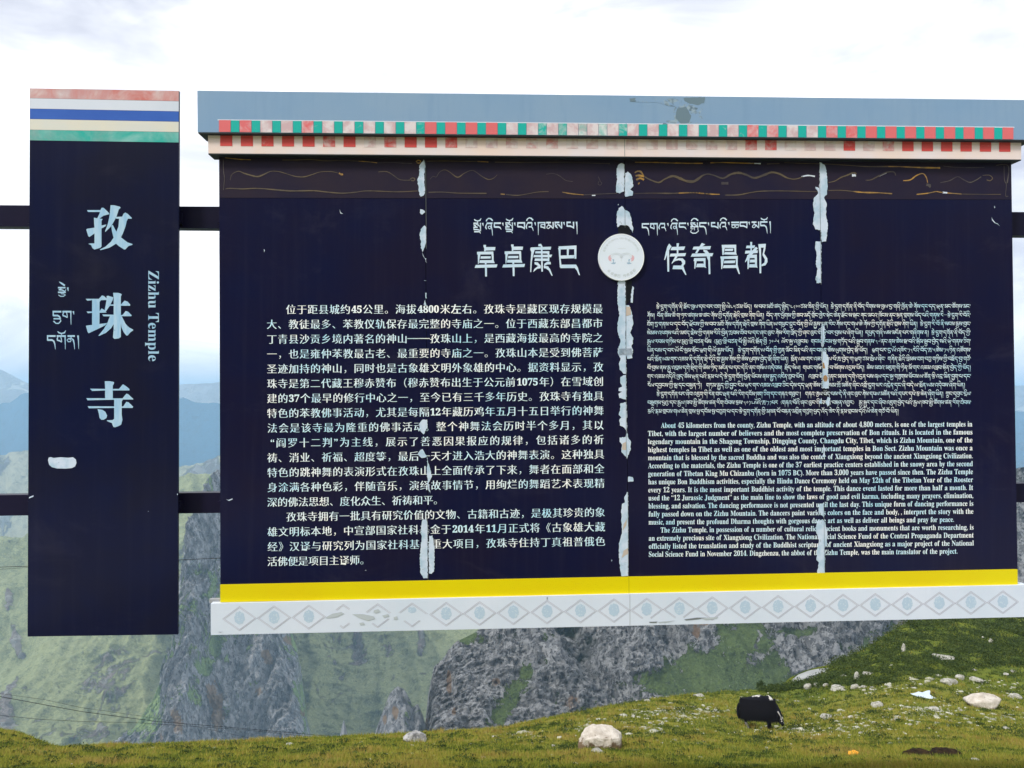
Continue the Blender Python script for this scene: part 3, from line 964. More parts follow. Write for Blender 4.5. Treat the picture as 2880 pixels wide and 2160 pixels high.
# ---- a stroke alphabet for Tibetan: head line at y=0, body down to y=1, tails to y=1.95
H, Vw, Tn = .25, .17, .10
TB = {
    'ང': (.95, [([(0, .08), (.92, .08)], H), ([(.07, .08), (.07, .72)], Vw), ([(.07, .66), (.6, .66), (.8, .75), (.97, 1.05)], [H, H, .2, .06])]),
    'ད': (.98, [([(0, .08), (.95, .08)], H), ([(.07, .08), (.07, .72)], Vw), ([(.07, .64), (.55, .64), (.75, .8), (.86, 1.2), (.93, 1.95)], [H, H, .22, .15, .06])]),
    'པ': (1.0, [([(0, .08), (.55, .08)], H), ([(.07, .08), (.07, .7)], Vw), ([(.05, .64), (.5, .66), (.8, .82), (.97, 1.05)], [H, H, .2, .08]), ([(.9, 0), (.93, .9)], [.22, .13])]),
    'བ': (1.0, [([(.0, .08), (1.0, .08)], H), ([(.07, .1), (.04, .68)], Vw), ([(.03, .64), (.5, .66), (.8, .82), (.95, 1.05)], [H, H, .2, .08]), ([(.93, .05), (.93, 1.0)], [.2, .12])]),
    'ཕ': (1.0, [([(0, .08), (.45, .08)], H), ([(.07, .08), (.07, .7)], Vw), ([(.05, .64), (.5, .66), (.8, .82), (.97, 1.05)], [H, H, .2, .08]), ([(.93, 0), (.93, .9)], .13), ([(.62, .02), (.62, .32), (.93, .3)], .13)]),
    'མ': (1.0, [([(0, .08), (.62, .08)], H), ([(.35, .1), (.3, .38)], .13), ([(.1, .72), (.25, .5), (.5, .55), (.5, .8), (.3, .98), (.1, .88), (.1, .72)], .13), ([(.3, .38), (.6, .6), (.93, 1.05)], [.1, .22, .08]), ([(.9, 0), (.93, .95)], [.22, .13])]),
    'ས': (1.0, [([(0, .08), (.62, .08)], H), ([(.1, .1), (.06, .45), (.3, .58)], [.14, .16, .2]), ([(.06, .55), (.25, .78), (.42, .98)], [.2, .2, .06]), ([(.3, .3), (.6, .5), (.93, 1.05)], [.1, .24, .08]), ([(.9, 0), (.93, .95)], [.22, .13])]),
    'ན': (.95, [([(.1, .08), (.9, .08)], H), ([(.5, .1), (.48, .4)], .14), ([(.48, .4), (.2, .45), (.05, .66), (.18, .88), (.42, .86), (.5, .64), (.3, .46)], .14), ([(.5, .38), (.72, .6), (.82, 1.1), (.88, 1.95)], [.1, .22, .15, .06])]),
    'ར': (.9, [([(0, .08), (.88, .08)], H), ([(.42, .1), (.36, .3), (.1, .5)], .14), ([(.08, .52), (.45, .55), (.7, .75), (.85, 1.05)], [.2, .22, .18, .06])]),
    'ལ': (1.05, [([(.1, .95), (.04, .55), (.16, .2), (.38, .15), (.55, .4), (.52, .8)], [.2, .2, .16, .14, .13, .2]), ([(.52, .72), (.75, .82), (.98, .6)], .15), ([(.98, 0), (.98, 1.0)], [.18, .12])]),
    'འ': (1.0, [([(.22, .08), (.82, .08)], H), ([(.26, .1), (.1, .45), (.05, .7), (.14, 1.0)], [.13, .16, .2, .1]), ([(.8, .1), (.78, .6)], .13), ([(.38, .7), (.72, .68), (.86, .85), (.98, 1.3)], [.18, .2, .15, .06])]),
    'ག': (1.0, [([(0, .08), (1.0, .08)], H), ([(.14, .15), (.05, .5), (.08, .66), (.35, .76), (.55, .98)], [.13, .16, .2, .2, .06]), ([(.42, .1), (.5, .4), (.55, .9)], .12), ([(.92, .05), (.93, .9), (.95, 1.95)], [.18, .13, .06])]),
    'ཀ': (1.05, [([(0, .08), (1.05, .08)], H), ([(.14, .1), (.06, .5), (.1, .66), (.4, .6)], .15), ([(.52, .1), (.54, 1.15)], [.16, .08]), ([(.97, .05), (.98, 1.95)], [.18, .06])]),
    'ཁ': (1.0, [([(0, .08), (1.0, .08)], .2), ([(.08, .05), (.08, 1.95)], [.15, .06]), ([(.92, .05), (.92, 1.0)], [.18, .13]), ([(.42, .38), (.88, .36)], .14), ([(.42, .38), (.44, .74), (.7, .78), (.92, .98)], [.13, .22, .2, .06])]),
    'ཅ': (.95, [([(0, .08), (.92, .08)], H), ([(.45, .1), (.35, .38), (.7, .42), (.88, .64), (.65, .92), (.3, .92), (.06, .62)], [.13, .12, .14, .16, .16, .16, .12])]),
    'ཆ': (1.0, [([(0, .08), (1, .08)], H), ([(0, .42), (1, .42)], .13), ([(.27, .42), (.06, .62), (.12, .88), (.36, .94), (.48, .68), (.27, .42)], .13), ([(.73, .42), (.52, .66), (.62, .94), (.86, .9), (.95, .62), (.73, .42)], .13)]),
    'ཇ': (.95, [([(0, .08), (.92, .08)], H), ([(.08, .08), (.08, .75)], Vw), ([(.1, .4), (.78, .4)], .15), ([(.07, .7), (.6, .7), (.78, .82), (.92, 1.1)], [.2, .2, .18, .06])]),
    'ཉ': (.95, [([(.1, .08), (.85, .08)], H), ([(.14, .1), (.06, .5), (.3, .72), (.55, .5), (.55, .12)], .14), ([(.85, .05), (.92, .5), (.8, 1.0), (.35, 1.7)], [.14, .16, .14, .06])]),
    'ཏ': (.95, [([(0, .08), (.95, .08)], H), ([(.25, .12), (.15, .45), (.3, .6), (.55, .5), (.85, .6), (.8, 1.0), (.55, 1.75)], [.13, .14, .16, .16, .18, .13, .06])]),
    'ཐ': (1.0, [([(0, .08), (1, .08)], H), ([(.92, .05), (.93, 1.02)], [.18, .12]), ([(.2, .12), (.08, .36), (.6, .42)], .14), ([(.1, .42), (.06, .8), (.5, .82), (.93, 1.02)], [.14, .2, .2, .08])]),
    'ཙ': (.95, 'ཅ'), 'ཚ': (1.0, 'ཆ'), 'ཛ': (.95, 'ཇ'),
    'ཞ': (1.0, [([(.18, .08), (.92, .08)], H), ([(.22, .1), (.06, .5), (.05, .75), (.16, 1.0)], [.13, .16, .2, .1]), ([(.4, .5), (.38, .8), (.58, .94), (.74, .76), (.62, .52), (.4, .55)], .13), ([(.75, .1), (.78, .6), (.88, 1.2), (.93, 1.95)], [.14, .16, .12, .06])]),
    'ཟ': (.95, [([(0, .08), (.95, .08)], H), ([(.1, .42), (.75, .42)], .16), ([(.06, .78), (.6, .78), (.9, .98)], [.2, .2, .08]), ([(.88, .05), (.9, .95)], [.16, .12]), ([(.75, .12), (.1, .42)], .1)]),
    'ཡ': (1.05, [([(0, .1), (.3, .08)], .2), ([(.2, .1), (.08, .45), (.22, .78), (.5, .8), (.8, .82), (.98, 1.02)], [.13, .16, .2, .2, .18, .08]), ([(.55, .02), (.48, .45), (.52, .8)], [.16, .13, .12]), ([(.96, 0), (.97, 1.0)], [.2, .12])]),
    'ཤ': (1.0, [([(.2, .08), (1.0, .08)], H), ([(.55, .1), (.42, .42), (.05, .86)], [.13, .16, .1]), ([(.2, .55), (.5, .62), (.72, .98)], [.12, .22, .06]), ([(.55, .12), (.72, .5)], .12), ([(.9, .05), (.92, 1.95)], [.18, .06])]),
    'ཧ': (1.0, [([(0, .08), (.95, .08)], H), ([(.9, .1), (.9, .6), (.3, .66), (.1, .8), (.5, .95), (.9, .9)], .15), ([(.3, .12), (.2, .45), (.6, .45)], .13)]),
    '༤': (1.0, [([(0, .35), (.25, .2), (.4, .5), (.2, .7), (.5, .85), (.95, .85)], [.1, .14, .14, .14, .2, .1])]),
    '༥': (.9, [([(.05, .2), (.15, .6), (.45, .65), (.6, .2)], .15), ([(.55, .1), (.6, .8), (.8, 1.3)], [.14, .12, .05])]),
    '༨': (.7, [([(.6, .2), (.15, .55), (.3, .7), (.6, 1.3)], [.1, .15, .15, .05])]),
    '༠': (.75, [([(.1, .5), (.3, .25), (.55, .3), (.6, .6), (.35, .78), (.1, .55)], .13)]),
    '༡': (.7, [([(.1, .35), (.3, .15), (.55, .35), (.5, .8), (.15, 1.4)], [.15, .15, .15, .12, .05])]),
    '༧': (.9, [([(.05, .5), (.25, .6), (.4, .5), (.55, .6), (.75, .3), (.7, -.3)], [.1, .15, .15, .15, .1, .05])]),
    '༢': (.8, [([(.35, .3), (.12, .4), (.25, .65), (.55, .3), (.5, .8), (.7, 1.4)], [.13, .13, .13, .13, .13, .05])]),
    '༣': (.8, [([(.35, .3), (.12, .4), (.25, .65), (.55, .3), (.5, .8), (.7, 1.4)], [.13, .13, .13, .13, .13, .05])]),
    '།': (.55, [([(.2, .0), (.26, .7), (.28, 1.9)], [.26, .14, .06])]),
    '་': (.36, [([(.1, .02), (.18, .5)], [.24, .06])]),
    '(': (.6, [([(.5, 0), (.25, .5), (.5, 1.1)], .1)]), ')': (.6, [([(.1, 0), (.35, .5), (.1, 1.1)], .1)]),
    '—': (1.3, [([(0, .5), (1.3, .5)], .08)]), ' ': (.6, []),
}
VOW = {
    'ི': [([(.12, -.22), (.2, -.5), (.45, -.68), (.7, -.6), (.95, -.3)], [.2, .15, .16, .22, .2])],
    'ེ': [([(.15, -.72), (.4, -.55), (.85, -.22)], [.06, .2, .24])],
    'ོ': [([(.1, -.58), (.22, -.4), (.45, -.3), (.6, -.3), (.85, -.38), (1.0, -.7)], [.1, .2, .16, .16, .2, .06]), ([(.5, -.3), (.55, -.05)], .12)],
}


def tib_letter(ch, ox, oy, s=1.0):
    w, st = TB[ch]
    flag = False
    if isinstance(st, str):
        st = TB[st][1]
        flag = True
    out = []
    for pl, ww in st:
        out.append(([(ox + x, oy + y * s) for x, y in pl], ww if s == 1 else [v * .8 for v in (ww if hasattr(ww, '__len__') else [ww] * len(pl))]))
    if flag:
        out.append(([(ox + .8 * w, oy), (ox + 1.02 * w, oy - .35)], [.14, .05]))
    return w, out


def tib_layout(text):
    """Unicode Tibetan -> list of strokes in glyph units and the total width"""
    stacks = []
    for c in text:
        o = ord(c)
        if 0x0F90 <= o <= 0x0FBC:
            base_c = {'ྱ': 'ྱ', 'ྲ': 'ྲ'}.get(c, chr(o - 0x50))
            stacks[-1][0].append(base_c)
        elif c in 'ིེོུ':
            stacks[-1][1].append(c)
        else:
            stacks.append(([c], []))
    x, out = 0.0, []
    for letters, vows in stacks:
        cons = [l for l in letters if l not in 'ྱྲ']
        low = [l for l in letters if l in 'ྱྲ']
        n = len(cons)
        w = max(TB[l][0] for l in cons)
        y = 0.0
        tall = 1.0
        sc = 1.0 if n == 1 else (.62 if n == 2 else .5)
        for l in cons:
            lw, st = tib_letter(l, x, y, sc)
            if (n > 1 and l is not cons[-1]) or low or 'ུ' in vows:      # cut long tails inside a stack
                lim = y + sc * 1.05
                st = [([(px, min(py, lim)) for px, py in pl], ww) for pl, ww in st]
            out += st
            y += sc * 0.98
        for l in low:
            if l == 'ྱ':
                out.append(([(x + .12, y), (x + .02, y + .25), (x + .3, y + .48), (x + .7, y + .48), (x + 1.0 * w, y + .15), (x + .92 * w, y - .1)], [.12, .15, .16, .16, .13, .12]))
            else:
                out.append(([(x + .1, y + .12), (x + .8 * w, y + .12), (x + .92 * w, y + .42)], [.2, .2, .08]))
            y += .35
        for v in vows:
            if v == 'ུ':
                out.append(([(x + .1, y + .1), (x + .35, y + .42), (x + .65, y + .45), (x + .92 * w, y + .1), (x + .9 * w, y - .1)], [.2, .16, .18, .16, .1]))
            else:
                out += [([(x + px * w, py - (.3 if v != 'ུ' and vows.index(v) else 0)) for px, py in pl], ww) for pl, ww in VOW[v]]
        x += w + .09
    return out, x


def tibetan(name, text, x0, x1, yl, yr, sy, mat, parent, t=0.0015, boldk=1.0):
    st, W = tib_layout(text)
    sx = (x1 - x0) / W
    ink = Ink()
    rel = sx / sy
    for k, (pl, ww) in enumerate(st):
        pts = [(x * rel, y) for x, y in pl]
        ws = [w * boldk for w in (ww if hasattr(ww, '__len__') else [ww] * len(pl))]
        # extend the ends slightly so that strokes join
        for q in ribbon2(pts, ws):
            Q = np.array(q)
            X = x0 + Q[:, 0] * sy
            Y = lerp(yl, yr, (X - x0) / (x1 - x0)) + Q[:, 1] * sy
            ink.add(np.stack([X, Y], 1), [(0, 1, 2, 3)], 0.0001 * (k % 5))
    return ink.build(name, t, mat, parent)


TI = ["རྩེ་དྲུག་དགོན་ནི་རྫོང་ཁུལ་དང་བར་ཐག་སྤྱི་ལེ༤༥ཙམ་ཡོད། ས་བབ་མཐོ་ཚད་སྤྱིད་༤༨༠༠ཙམ་ཟིན་གྱི་ཡོད། རྩེ་དྲུག་དགོན་ནི་བོད་རིགས་ས་ཁུལ་དུ་གཞི་ཁྱོན་ཆེ་ཤོས་དང་དད་ལྡན་མང་ཚོགས་མང་",
      "ཤོས། བོན་ཆོས་ཆོ་ག་ཉར་ཚགས་ཆ་ཚང་ཤོས་ཀྱི་དགོན་སྡེའི་གྲས་ཤིག་ཡིན། བོད་ཤར་ཕྱོགས་ཀྱི་ཆབ་མདོ་གྲོང་ཁྱེར་སྟེང་ཆེན་རྫོང་ས་སྒང་ཤང་མངའ་ཁོངས་ནང་སྙན་གྲགས་ཡོད་པའི་གནས་རི—རྩེ་དྲུག་རི་བོའི་",
      "ཐོག་ཏུ་གནས་པ་དང་བོད་ལྗོངས་ཀྱི་ས་བབ་མཐོ་ཤོས་དགོན་སྡེའི་གྲས་ཤིག་ཡིན་ལ་གཡུང་དྲུང་བོན་གྱི་ལོ་རྒྱུས་ཡུན་རིང་ཤོས་དང་གལ་ཆེ་ཤོས་ཀྱི་དགོན་སྡེའི་གྲས་ཤིག་ཡིན། རྩེ་དྲུག་རི་བོ་ནི་སངས་རྒྱས་བྱང་",
      "སེམས་འཕགས་པའི་མཛད་རྗེས་ཀྱི་གནས་རིའི་བྱིན་རླབས་ཐོབ་པ་དང་ཞང་ཞུང་ཤེས་རིག་ཁྲོད་ཀྱི་ཞང་ཞུང་གི་ལྟེ་བར་བྱས་པ་ཞིག་ཡིན། དཔྱད་གཞི་ལས་མངོན་པར་གཞིགས་ན། རྩེ་དྲུག་དགོན་ནི་བོད་ཀྱི་",
      "རྒྱལ་རབས་གཉིས་པ་མུའུ་ཁྲི་བཙན་པོས (མུའུ་ཁྲི་བཙན་པོ་སྤྱི་ལོའི་སྔོན་གྱི ༡༠༧༥ ལོར་སྐུ་འཁྲུངས) གངས་ལྗོངས་སུ་གཏོད་པའི་སྒྲུབ་གནས་༣༧ནང་ནས་ཆེས་སྔ་བའི་སྒོམ་སྒྲུབ་བྱེད་སའི་ལྟེ་གནས་ཅིག་",
      "ཡིན་པས་ད་བར་ལོ་ངོ་སུམ་སྟོང་ལྷག་གི་ལོ་རྒྱུས་ཡོད།  རྩེ་དྲུག་དགོན་ལ་བོན་གྱི་ཐུན་མོང་མིན་པའི་ནང་བསྟན་ཆོས་ལུགས་བྱེད་སྒོ་ཡོད།  ལྷག་པར་དུ་ལོ་འཁོར་༡༢རེའི་བོད་ཟླ་༥ཚེས་༡༥ཉིན་འཚོགས་",
      "པའི་སྨོན་ལམ་གར་འཆམ་ནི་དགོན་སྡེ་དེའི་གྲ་རྒྱས་ཤོས་ཀྱི་ཆོས་ལུགས་བྱེད་སྒོ་ཞིག་ཡིན། སྨོན་ལམ་གར་འཆམ་ཧྲིལ་པོ་ཟླ་བྱེད་ཀ་ལྷག་ཙམ་སྤེལ་ཞིང་ གཤིན་རྗེའི་ཁྲིམས་ཐག་བཅུ་གཉིས་ཀྱི་བརྗོད་བྱ་གཙོ་",
      "བོ་བྱས་ནས་རྒྱུ་འབྲས་དགེ་སྡིག་གི་ཆོས་ཉིད་མངོན་པ་དང་དེའི་ནང་གསོལ་འདེབས། སྡོད་སེལ། གཡང་གསོལ་སོ་བ་སོགས་འདུས་ཡོད། ཆེས་མཐའ་མཇུག་གི་ཉིན་མོ་གར་འཆམ་འཁྲབ་སྟོན་བྱེད་ཀྱི་ཡོད།",
      "གར་འཆམ་འདིའི་ཁྱད་ཆོས་ལྡན་པའི་རྣམ་པ་དེ་རྩེ་དྲུག་ཐོག་ཕྱོན་ཡོངས་ནས་རྒྱུད་འཛིན་ཐུབ་ཡོད།  འཁྲབ་སྟོན་གནང་མཁན་དགེ་འདུན་པས་ཞལ་དང་སྐུ་གཟུགས་ཡོངས་ལ་ཚོན་རྩི་འདྲ་མིན་བྱུག་པ་དང་",
      "རོལ་དབྱངས་ཀྱི་སྒྲ་དང་བསྟུན་ཏེ།  གཏམ་རྒྱུད་ཀྱི་བྱུང་རིམ་ལྟར་གར་འཆམ་འཁྲབ་ཅིང་དེས་དད་ལྡན་ཆོས་ཀྱི་བསམ་བློ་མཚོན་ཞིང་འགྲོ་དྲུག་ཡར་འདྲེན་དང་ཞི་བདེ་ལ་སྨོན་ལམ་འདེབས་ཞིག་ཡིན།",
      "རྩེ་དྲུག་དགོན་པར་ཞིབ་འཇུག་གི་རིན་ཐང་ལྡན་པའི་རིག་དངོས་ཁག་ཅིག་དང་གནའ་གཞུང་།  གནའ་ཤུལ་ཡོད་པས་དེ་ནི་ཞང་ཞུང་ཤེས་དཔལ་མཚོན་པའི་དཔར་དཔེ་རྩ་ཆེན་ཞིག་ཡིན། ཀྲུང་དབྱང་དྲིལ་",
      "བསྒྲགས་པུའུ་དང་རྒྱལ་ཁབ་སྤྱི་ཚོགས་ཚན་རིག་ཐེབས་རྩས་༢༠༡༤ལོའི་ཟླ་༡༡པར (གནའ་བོའི་ཞང་ཞུང་གི་བཀའ་བསྟན་འགྱུར)  རྒྱ་སྒྱུར་དང་ཞིབ་འཇུག་བྱེད་པའི་རྒྱལ་ཁབ་སྤྱི་ཚོགས་ཚན་རིག་ཐེབས་",
      "རྩའི་རྣམ་གྲངས་གལ་ཆེན་གྲས་སུ་དངོས་སུ་བཅུག་པ་དང་རྩེ་དྲུག་དགོན་གྱི་མཁན་པོ་བརྟན་མགྲིན་གཙུག་ཕུད་འོད་ཟེར་ནི་རྣམ་གྲངས་དེའི་ལོ་ཆེན་གཙོ་བོ་ཡིན།"]
for i, s in enumerate(TI):
    yl, yr = lerp(857.0, 1151.5, i / 12.0), lerp(856.0, 1151.0, i / 12.0)
    xl, xr = lerp(1820, 1822, i / 12), lerp(2731, 2733, i / 12)
    x0 = {0: 1846, 10: 1847}.get(i, xl)
    x1 = {9: 2716, 12: 2529}.get(i, xr)
    tibetan('tibetan_text_line', s, x0, x1, yl, lerp(yl, yr, (x1 - x0) / 912.0), 9.3, M['text'], board, boldk=.74)
tibetan('tibetan_heading', 'སྤྲོ་ཞིང་སྤྲོ་བའི་ཁམས་པ།', 1331.5, 1631, 627, 623.5, 18.5, M['headtext'], board)
tibetan('tibetan_heading', 'དགའ་ཞིང་སྐྱིད་པའི་ཆབ་མདོ།', 1805, 2175, 628.5, 622.5, 17.5, M['headtext'], board)
# small ring lettering on the emblem
ink = Ink()
for k, ch in enumerate('卓卓康巴传奇昌都'):
    a = R([133, 120, 108.5, 97.5, 79, 68, 56, 44.5][k])
    V, fs = glyph(ch, 0.0)
    cx, cy = EC[0] + 51 * math.cos(a), EC[1] + 53 * math.sin(a)
    rot = a - math.pi / 2
    X0, Y0 = (V[:, 0] - .5) * 9.5, -(V[:, 1] - .38) * 9.5
    ink.add(np.stack([cx + X0 * math.cos(rot) - Y0 * math.sin(rot), cy + X0 * math.sin(rot) + Y0 * math.cos(rot)], 1), fs)
sub(ink.build('ring_lettering', .0308, M['faint'], board), disc)
ink = Ink()
st, W = tib_layout('སྤྲོ་ཞིང་སྤྲོ་བའི་ཁམས་པ། དགའ་ཞིང་སྐྱིད་པའི་ཆབ་མདོ།')
for pl, ww in st:
    pts = np.array(pl)
    q = [(x / W, y * 3.2) for x, y in pts]
    ang = [(R(198) + u * R(144)) for u, _ in q]
    P2 = [(EC[0] + (53 - v) * math.cos(a), EC[1] + (55 - v) * math.sin(a)) for a, (_, v) in zip(ang, q)]
    for qd in ribbon2(P2, .45):
        ink.add(np.array(qd), [(0, 1, 2, 3)])
sub(ink.build('ring_script', .0308, M['faint'], board), disc)

# headings traced stroke by stroke
HA = (1320, 680, 6.9125)
HB = (1850, 670, 6.703)
zhuo = [[(275, 60), (325, 60), (318, 185), (288, 185), (290, 130), (275, 90)], [(318, 102), (508, 102), (498, 165), (318, 170)], [(150, 195), (465, 188), (470, 245), (150, 248)],
        [(165, 245), (215, 245), (180, 430), (168, 430)], [(430, 240), (470, 240), (472, 355), (495, 418), (455, 400), (440, 355)], [(222, 282), (418, 282), (412, 325), (215, 328)],
        [(205, 358), (460, 355), (490, 415), (190, 412)], [(300, 410), (335, 410), (335, 440), (300, 440)], [(125, 450), (545, 438), (530, 498), (103, 508)], [(303, 505), (342, 505), (342, 675), (308, 675)]]
kang = [[(1345, 45), (1395, 40), (1425, 95), (1340, 85)], [(1200, 110), (1592, 95), (1580, 152), (1195, 160)], [(1190, 115), (1270, 158), (1240, 260), (1215, 400), (1203, 590), (1183, 590), (1190, 400), (1205, 200), (1185, 150)],
        [(1285, 185), (1555, 182), (1555, 245), (1525, 245), (1510, 228), (1280, 225)], [(1255, 258), (1610, 250), (1590, 300), (1245, 300)], [(1275, 325), (1530, 325), (1525, 372), (1268, 372)], [(1522, 240), (1555, 240), (1555, 378), (1525, 378)],
        [(1390, 90), (1422, 90), (1430, 580), (1400, 580)], [(1268, 395), (1330, 400), (1385, 460), (1390, 520), (1340, 470), (1268, 435)], [(1330, 475), (1392, 465), (1385, 515), (1320, 525), (1240, 590), (1262, 530)],
        [(1580, 390), (1585, 438), (1520, 440), (1460, 470), (1448, 490), (1460, 425), (1520, 385)], [(1445, 470), (1530, 475), (1575, 540), (1620, 660), (1600, 660), (1545, 560), (1490, 518), (1450, 515)]]
ba = [[(1735, 90), (2085, 72), (2080, 140), (1740, 150)], [(1722, 120), (1775, 140), (1772, 300), (1790, 445), (1800, 470), (1760, 500), (1745, 300), (1735, 160)], [(2040, 130), (2083, 75), (2080, 330), (2045, 330), (2040, 200)],
      [(1895, 140), (1935, 140), (1930, 270), (1898, 270)], [(1760, 268), (2045, 258), (2035, 320), (1765, 328)], [(1765, 445), (2075, 443), (2110, 500), (2150, 650), (2130, 650), (2090, 560), (2050, 510), (1770, 512)]]
chuan = [[(215, 100), (260, 155), (205, 240), (135, 410), (120, 408), (150, 270), (180, 160)], [(175, 310), (190, 230), (213, 225), (215, 630), (182, 630)], [(265, 165), (518, 155), (492, 222), (240, 225)], [(355, 95), (402, 95), (390, 170), (388, 290), (360, 290), (355, 170)],
         [(240, 292), (532, 280), (515, 338), (222, 345)], [(330, 340), (375, 340), (345, 395), (265, 485), (262, 470)], [(345, 395), (400, 375), (470, 378), (515, 425), (515, 480), (480, 525), (440, 520), (462, 470), (440, 425), (390, 415), (330, 430), (290, 460)],
         [(295, 515), (480, 515), (500, 580), (540, 690), (520, 692), (455, 585), (275, 582)]]
qi = [[(675, 160), (1003, 148), (985, 210), (655, 212)], [(830, 88), (895, 115), (810, 175), (740, 285), (705, 280), (740, 215), (790, 150)], [(860, 215), (930, 230), (970, 285), (900, 285), (860, 245)], [(650, 290), (1048, 280), (1025, 340), (622, 348)],
      [(685, 375), (900, 372), (895, 430), (675, 432)], [(690, 430), (735, 430), (705, 575), (690, 575)], [(860, 425), (900, 372), (900, 530), (915, 560), (880, 550)], [(740, 480), (885, 478), (905, 545), (720, 545)], [(920, 345), (985, 340), (985, 420), (992, 675), (960, 680), (952, 420)]]
chang = [[(1205, 125), (1478, 122), (1478, 185), (1210, 180)], [(1212, 180), (1262, 180), (1240, 315), (1218, 318)], [(1440, 180), (1478, 122), (1478, 270), (1490, 315), (1450, 305)], [(1270, 200), (1425, 195), (1415, 238), (1262, 240)], [(1262, 262), (1470, 260), (1485, 312), (1245, 305)],
         [(1180, 345), (1510, 332), (1505, 390), (1185, 390)], [(1190, 388), (1250, 388), (1212, 582), (1198, 582)], [(1470, 388), (1508, 335), (1505, 500), (1548, 675), (1528, 675), (1475, 550)], [(1255, 425), (1465, 418), (1452, 470), (1242, 472)], [(1242, 508), (1490, 505), (1490, 560), (1225, 562)]]
du = [[(1675, 140), (1835, 135), (1820, 185), (1662, 188)], [(1742, 70), (1780, 70), (1772, 240), (1748, 240)], [(1655, 235), (1885, 228), (1880, 280), (1642, 290)], [(1850, 160), (1888, 190), (1700, 400), (1650, 455), (1645, 440), (1690, 330)],
      [(1685, 318), (1868, 308), (1865, 370), (1700, 375)], [(1690, 370), (1735, 370), (1710, 580), (1692, 580)], [(1825, 365), (1868, 310), (1870, 520), (1882, 560), (1835, 545)], [(1740, 405), (1832, 402), (1828, 455), (1735, 458)], [(1730, 490), (1870, 488), (1875, 550), (1715, 550)],
      [(1895, 115), (1945, 175), (1950, 400), (1950, 660), (1918, 660), (1915, 300)], [(1895, 112), (2038, 105), (2030, 175), (1940, 178)], [(2000, 170), (2035, 110), (2028, 200), (2005, 290), (2065, 380), (2068, 450), (2030, 510), (1955, 530), (1955, 498), (2010, 460), (2020, 400), (1975, 320), (1978, 290)]]
for g, ch in ((HA, zhuo), (HA, [[(x + 537, y - 8) for x, y in p] for p in zhuo]), (HA, kang), (HA, ba), (HB, chuan), (HB, qi), (HB, chang), (HB, du)):
    polys('heading_character', [tr(p, *g) for p in ch], 0.0015, M['headtext'], board)

# ------------------------------------------------------------------ the upright name board on the left
pbase = S(290, 1787, -0.05)
name_board = empty('name_board', tuple(pbase))
tag(name_board, 'tall narrow navy board with three large pale blue Chinese characters and stripes on top', 'sign board')
PL = lambda y: lerp(84, 77.5, (y - 248) / 1542)
PR = lambda y: lerp(503.4, 499.5, (y - 255) / 1529)
prism('board_panel', [(84, 248.2), (503.2, 255.7), (499.5, 1784.5), (77.5, 1790.4)], 0.0, -0.03, M['navy2'], name_board)
yl = [248.2, 276, 305.5, 334.5, 365, 394.8]
yr = [255.7, 284.6, 313.3, 342.3, 371.5, 401]
for i, (nm, mt, f) in enumerate((('red_stripe', 's_red', .40), ('white_stripe', 's_white', 0), ('blue_stripe', 's_blue', 0), ('cream_stripe', 's_cream', 0), ('teal_stripe', 's_teal', .34))):
    a, b2, c2, d2 = yl[i] + (0 if i else .0), yr[i], yr[i + 1], yl[i + 1]
    me = mesh(nm, [S(PL(a) + .6, a + .3, .003), S(PR(b2) - .6, b2 + .3, .003), S(PR(c2) - .6, c2 - .3, .003), S(PL(d2) + .6, d2 - .3, .003)], [(3, 2, 1, 0)])
    o = link(nm, me, name_board, M[mt])
    o.color = (f - 0.06, 0, 0, 1)
zi = [[(155, 320), (540, 320), (585, 250), (640, 255), (800, 410), (800, 440), (640, 480), (540, 550), (480, 620), (450, 560), (510, 440), (530, 375), (180, 375)],
      [(355, 540), (450, 560), (610, 580), (575, 640), (575, 1380), (540, 1420), (370, 1470), (310, 1430), (270, 1340), (190, 1305), (260, 1290), (370, 1290), (372, 850), (360, 700)],
      [(130, 885), (160, 865), (375, 830), (375, 1000), (220, 1105), (190, 1080)], [(570, 770), (720, 740), (680, 800), (570, 860)],
      [(840, 175), (940, 178), (1110, 220), (1135, 255), (1080, 300), (1010, 520), (900, 720), (830, 820), (690, 955), (678, 940), (760, 720), (800, 540), (820, 400)],
      [(1000, 520), (1180, 510), (1215, 430), (1270, 390), (1340, 430), (1460, 550), (1455, 572), (1000, 570)],
      [(1090, 560), (1350, 560), (1310, 640), (1280, 780), (1200, 1000), (1140, 1120), (1000, 1300), (800, 1420), (540, 1490), (530, 1470), (700, 1380), (850, 1240), (930, 1120), (1010, 950), (1070, 800)],
      [(860, 780), (905, 750), (960, 860), (1010, 950), (1150, 1120), (1330, 1260), (1480, 1310), (1480, 1330), (1360, 1370), (1270, 1470), (1230, 1465), (1080, 1370), (1000, 1300), (920, 1100), (880, 930)]]
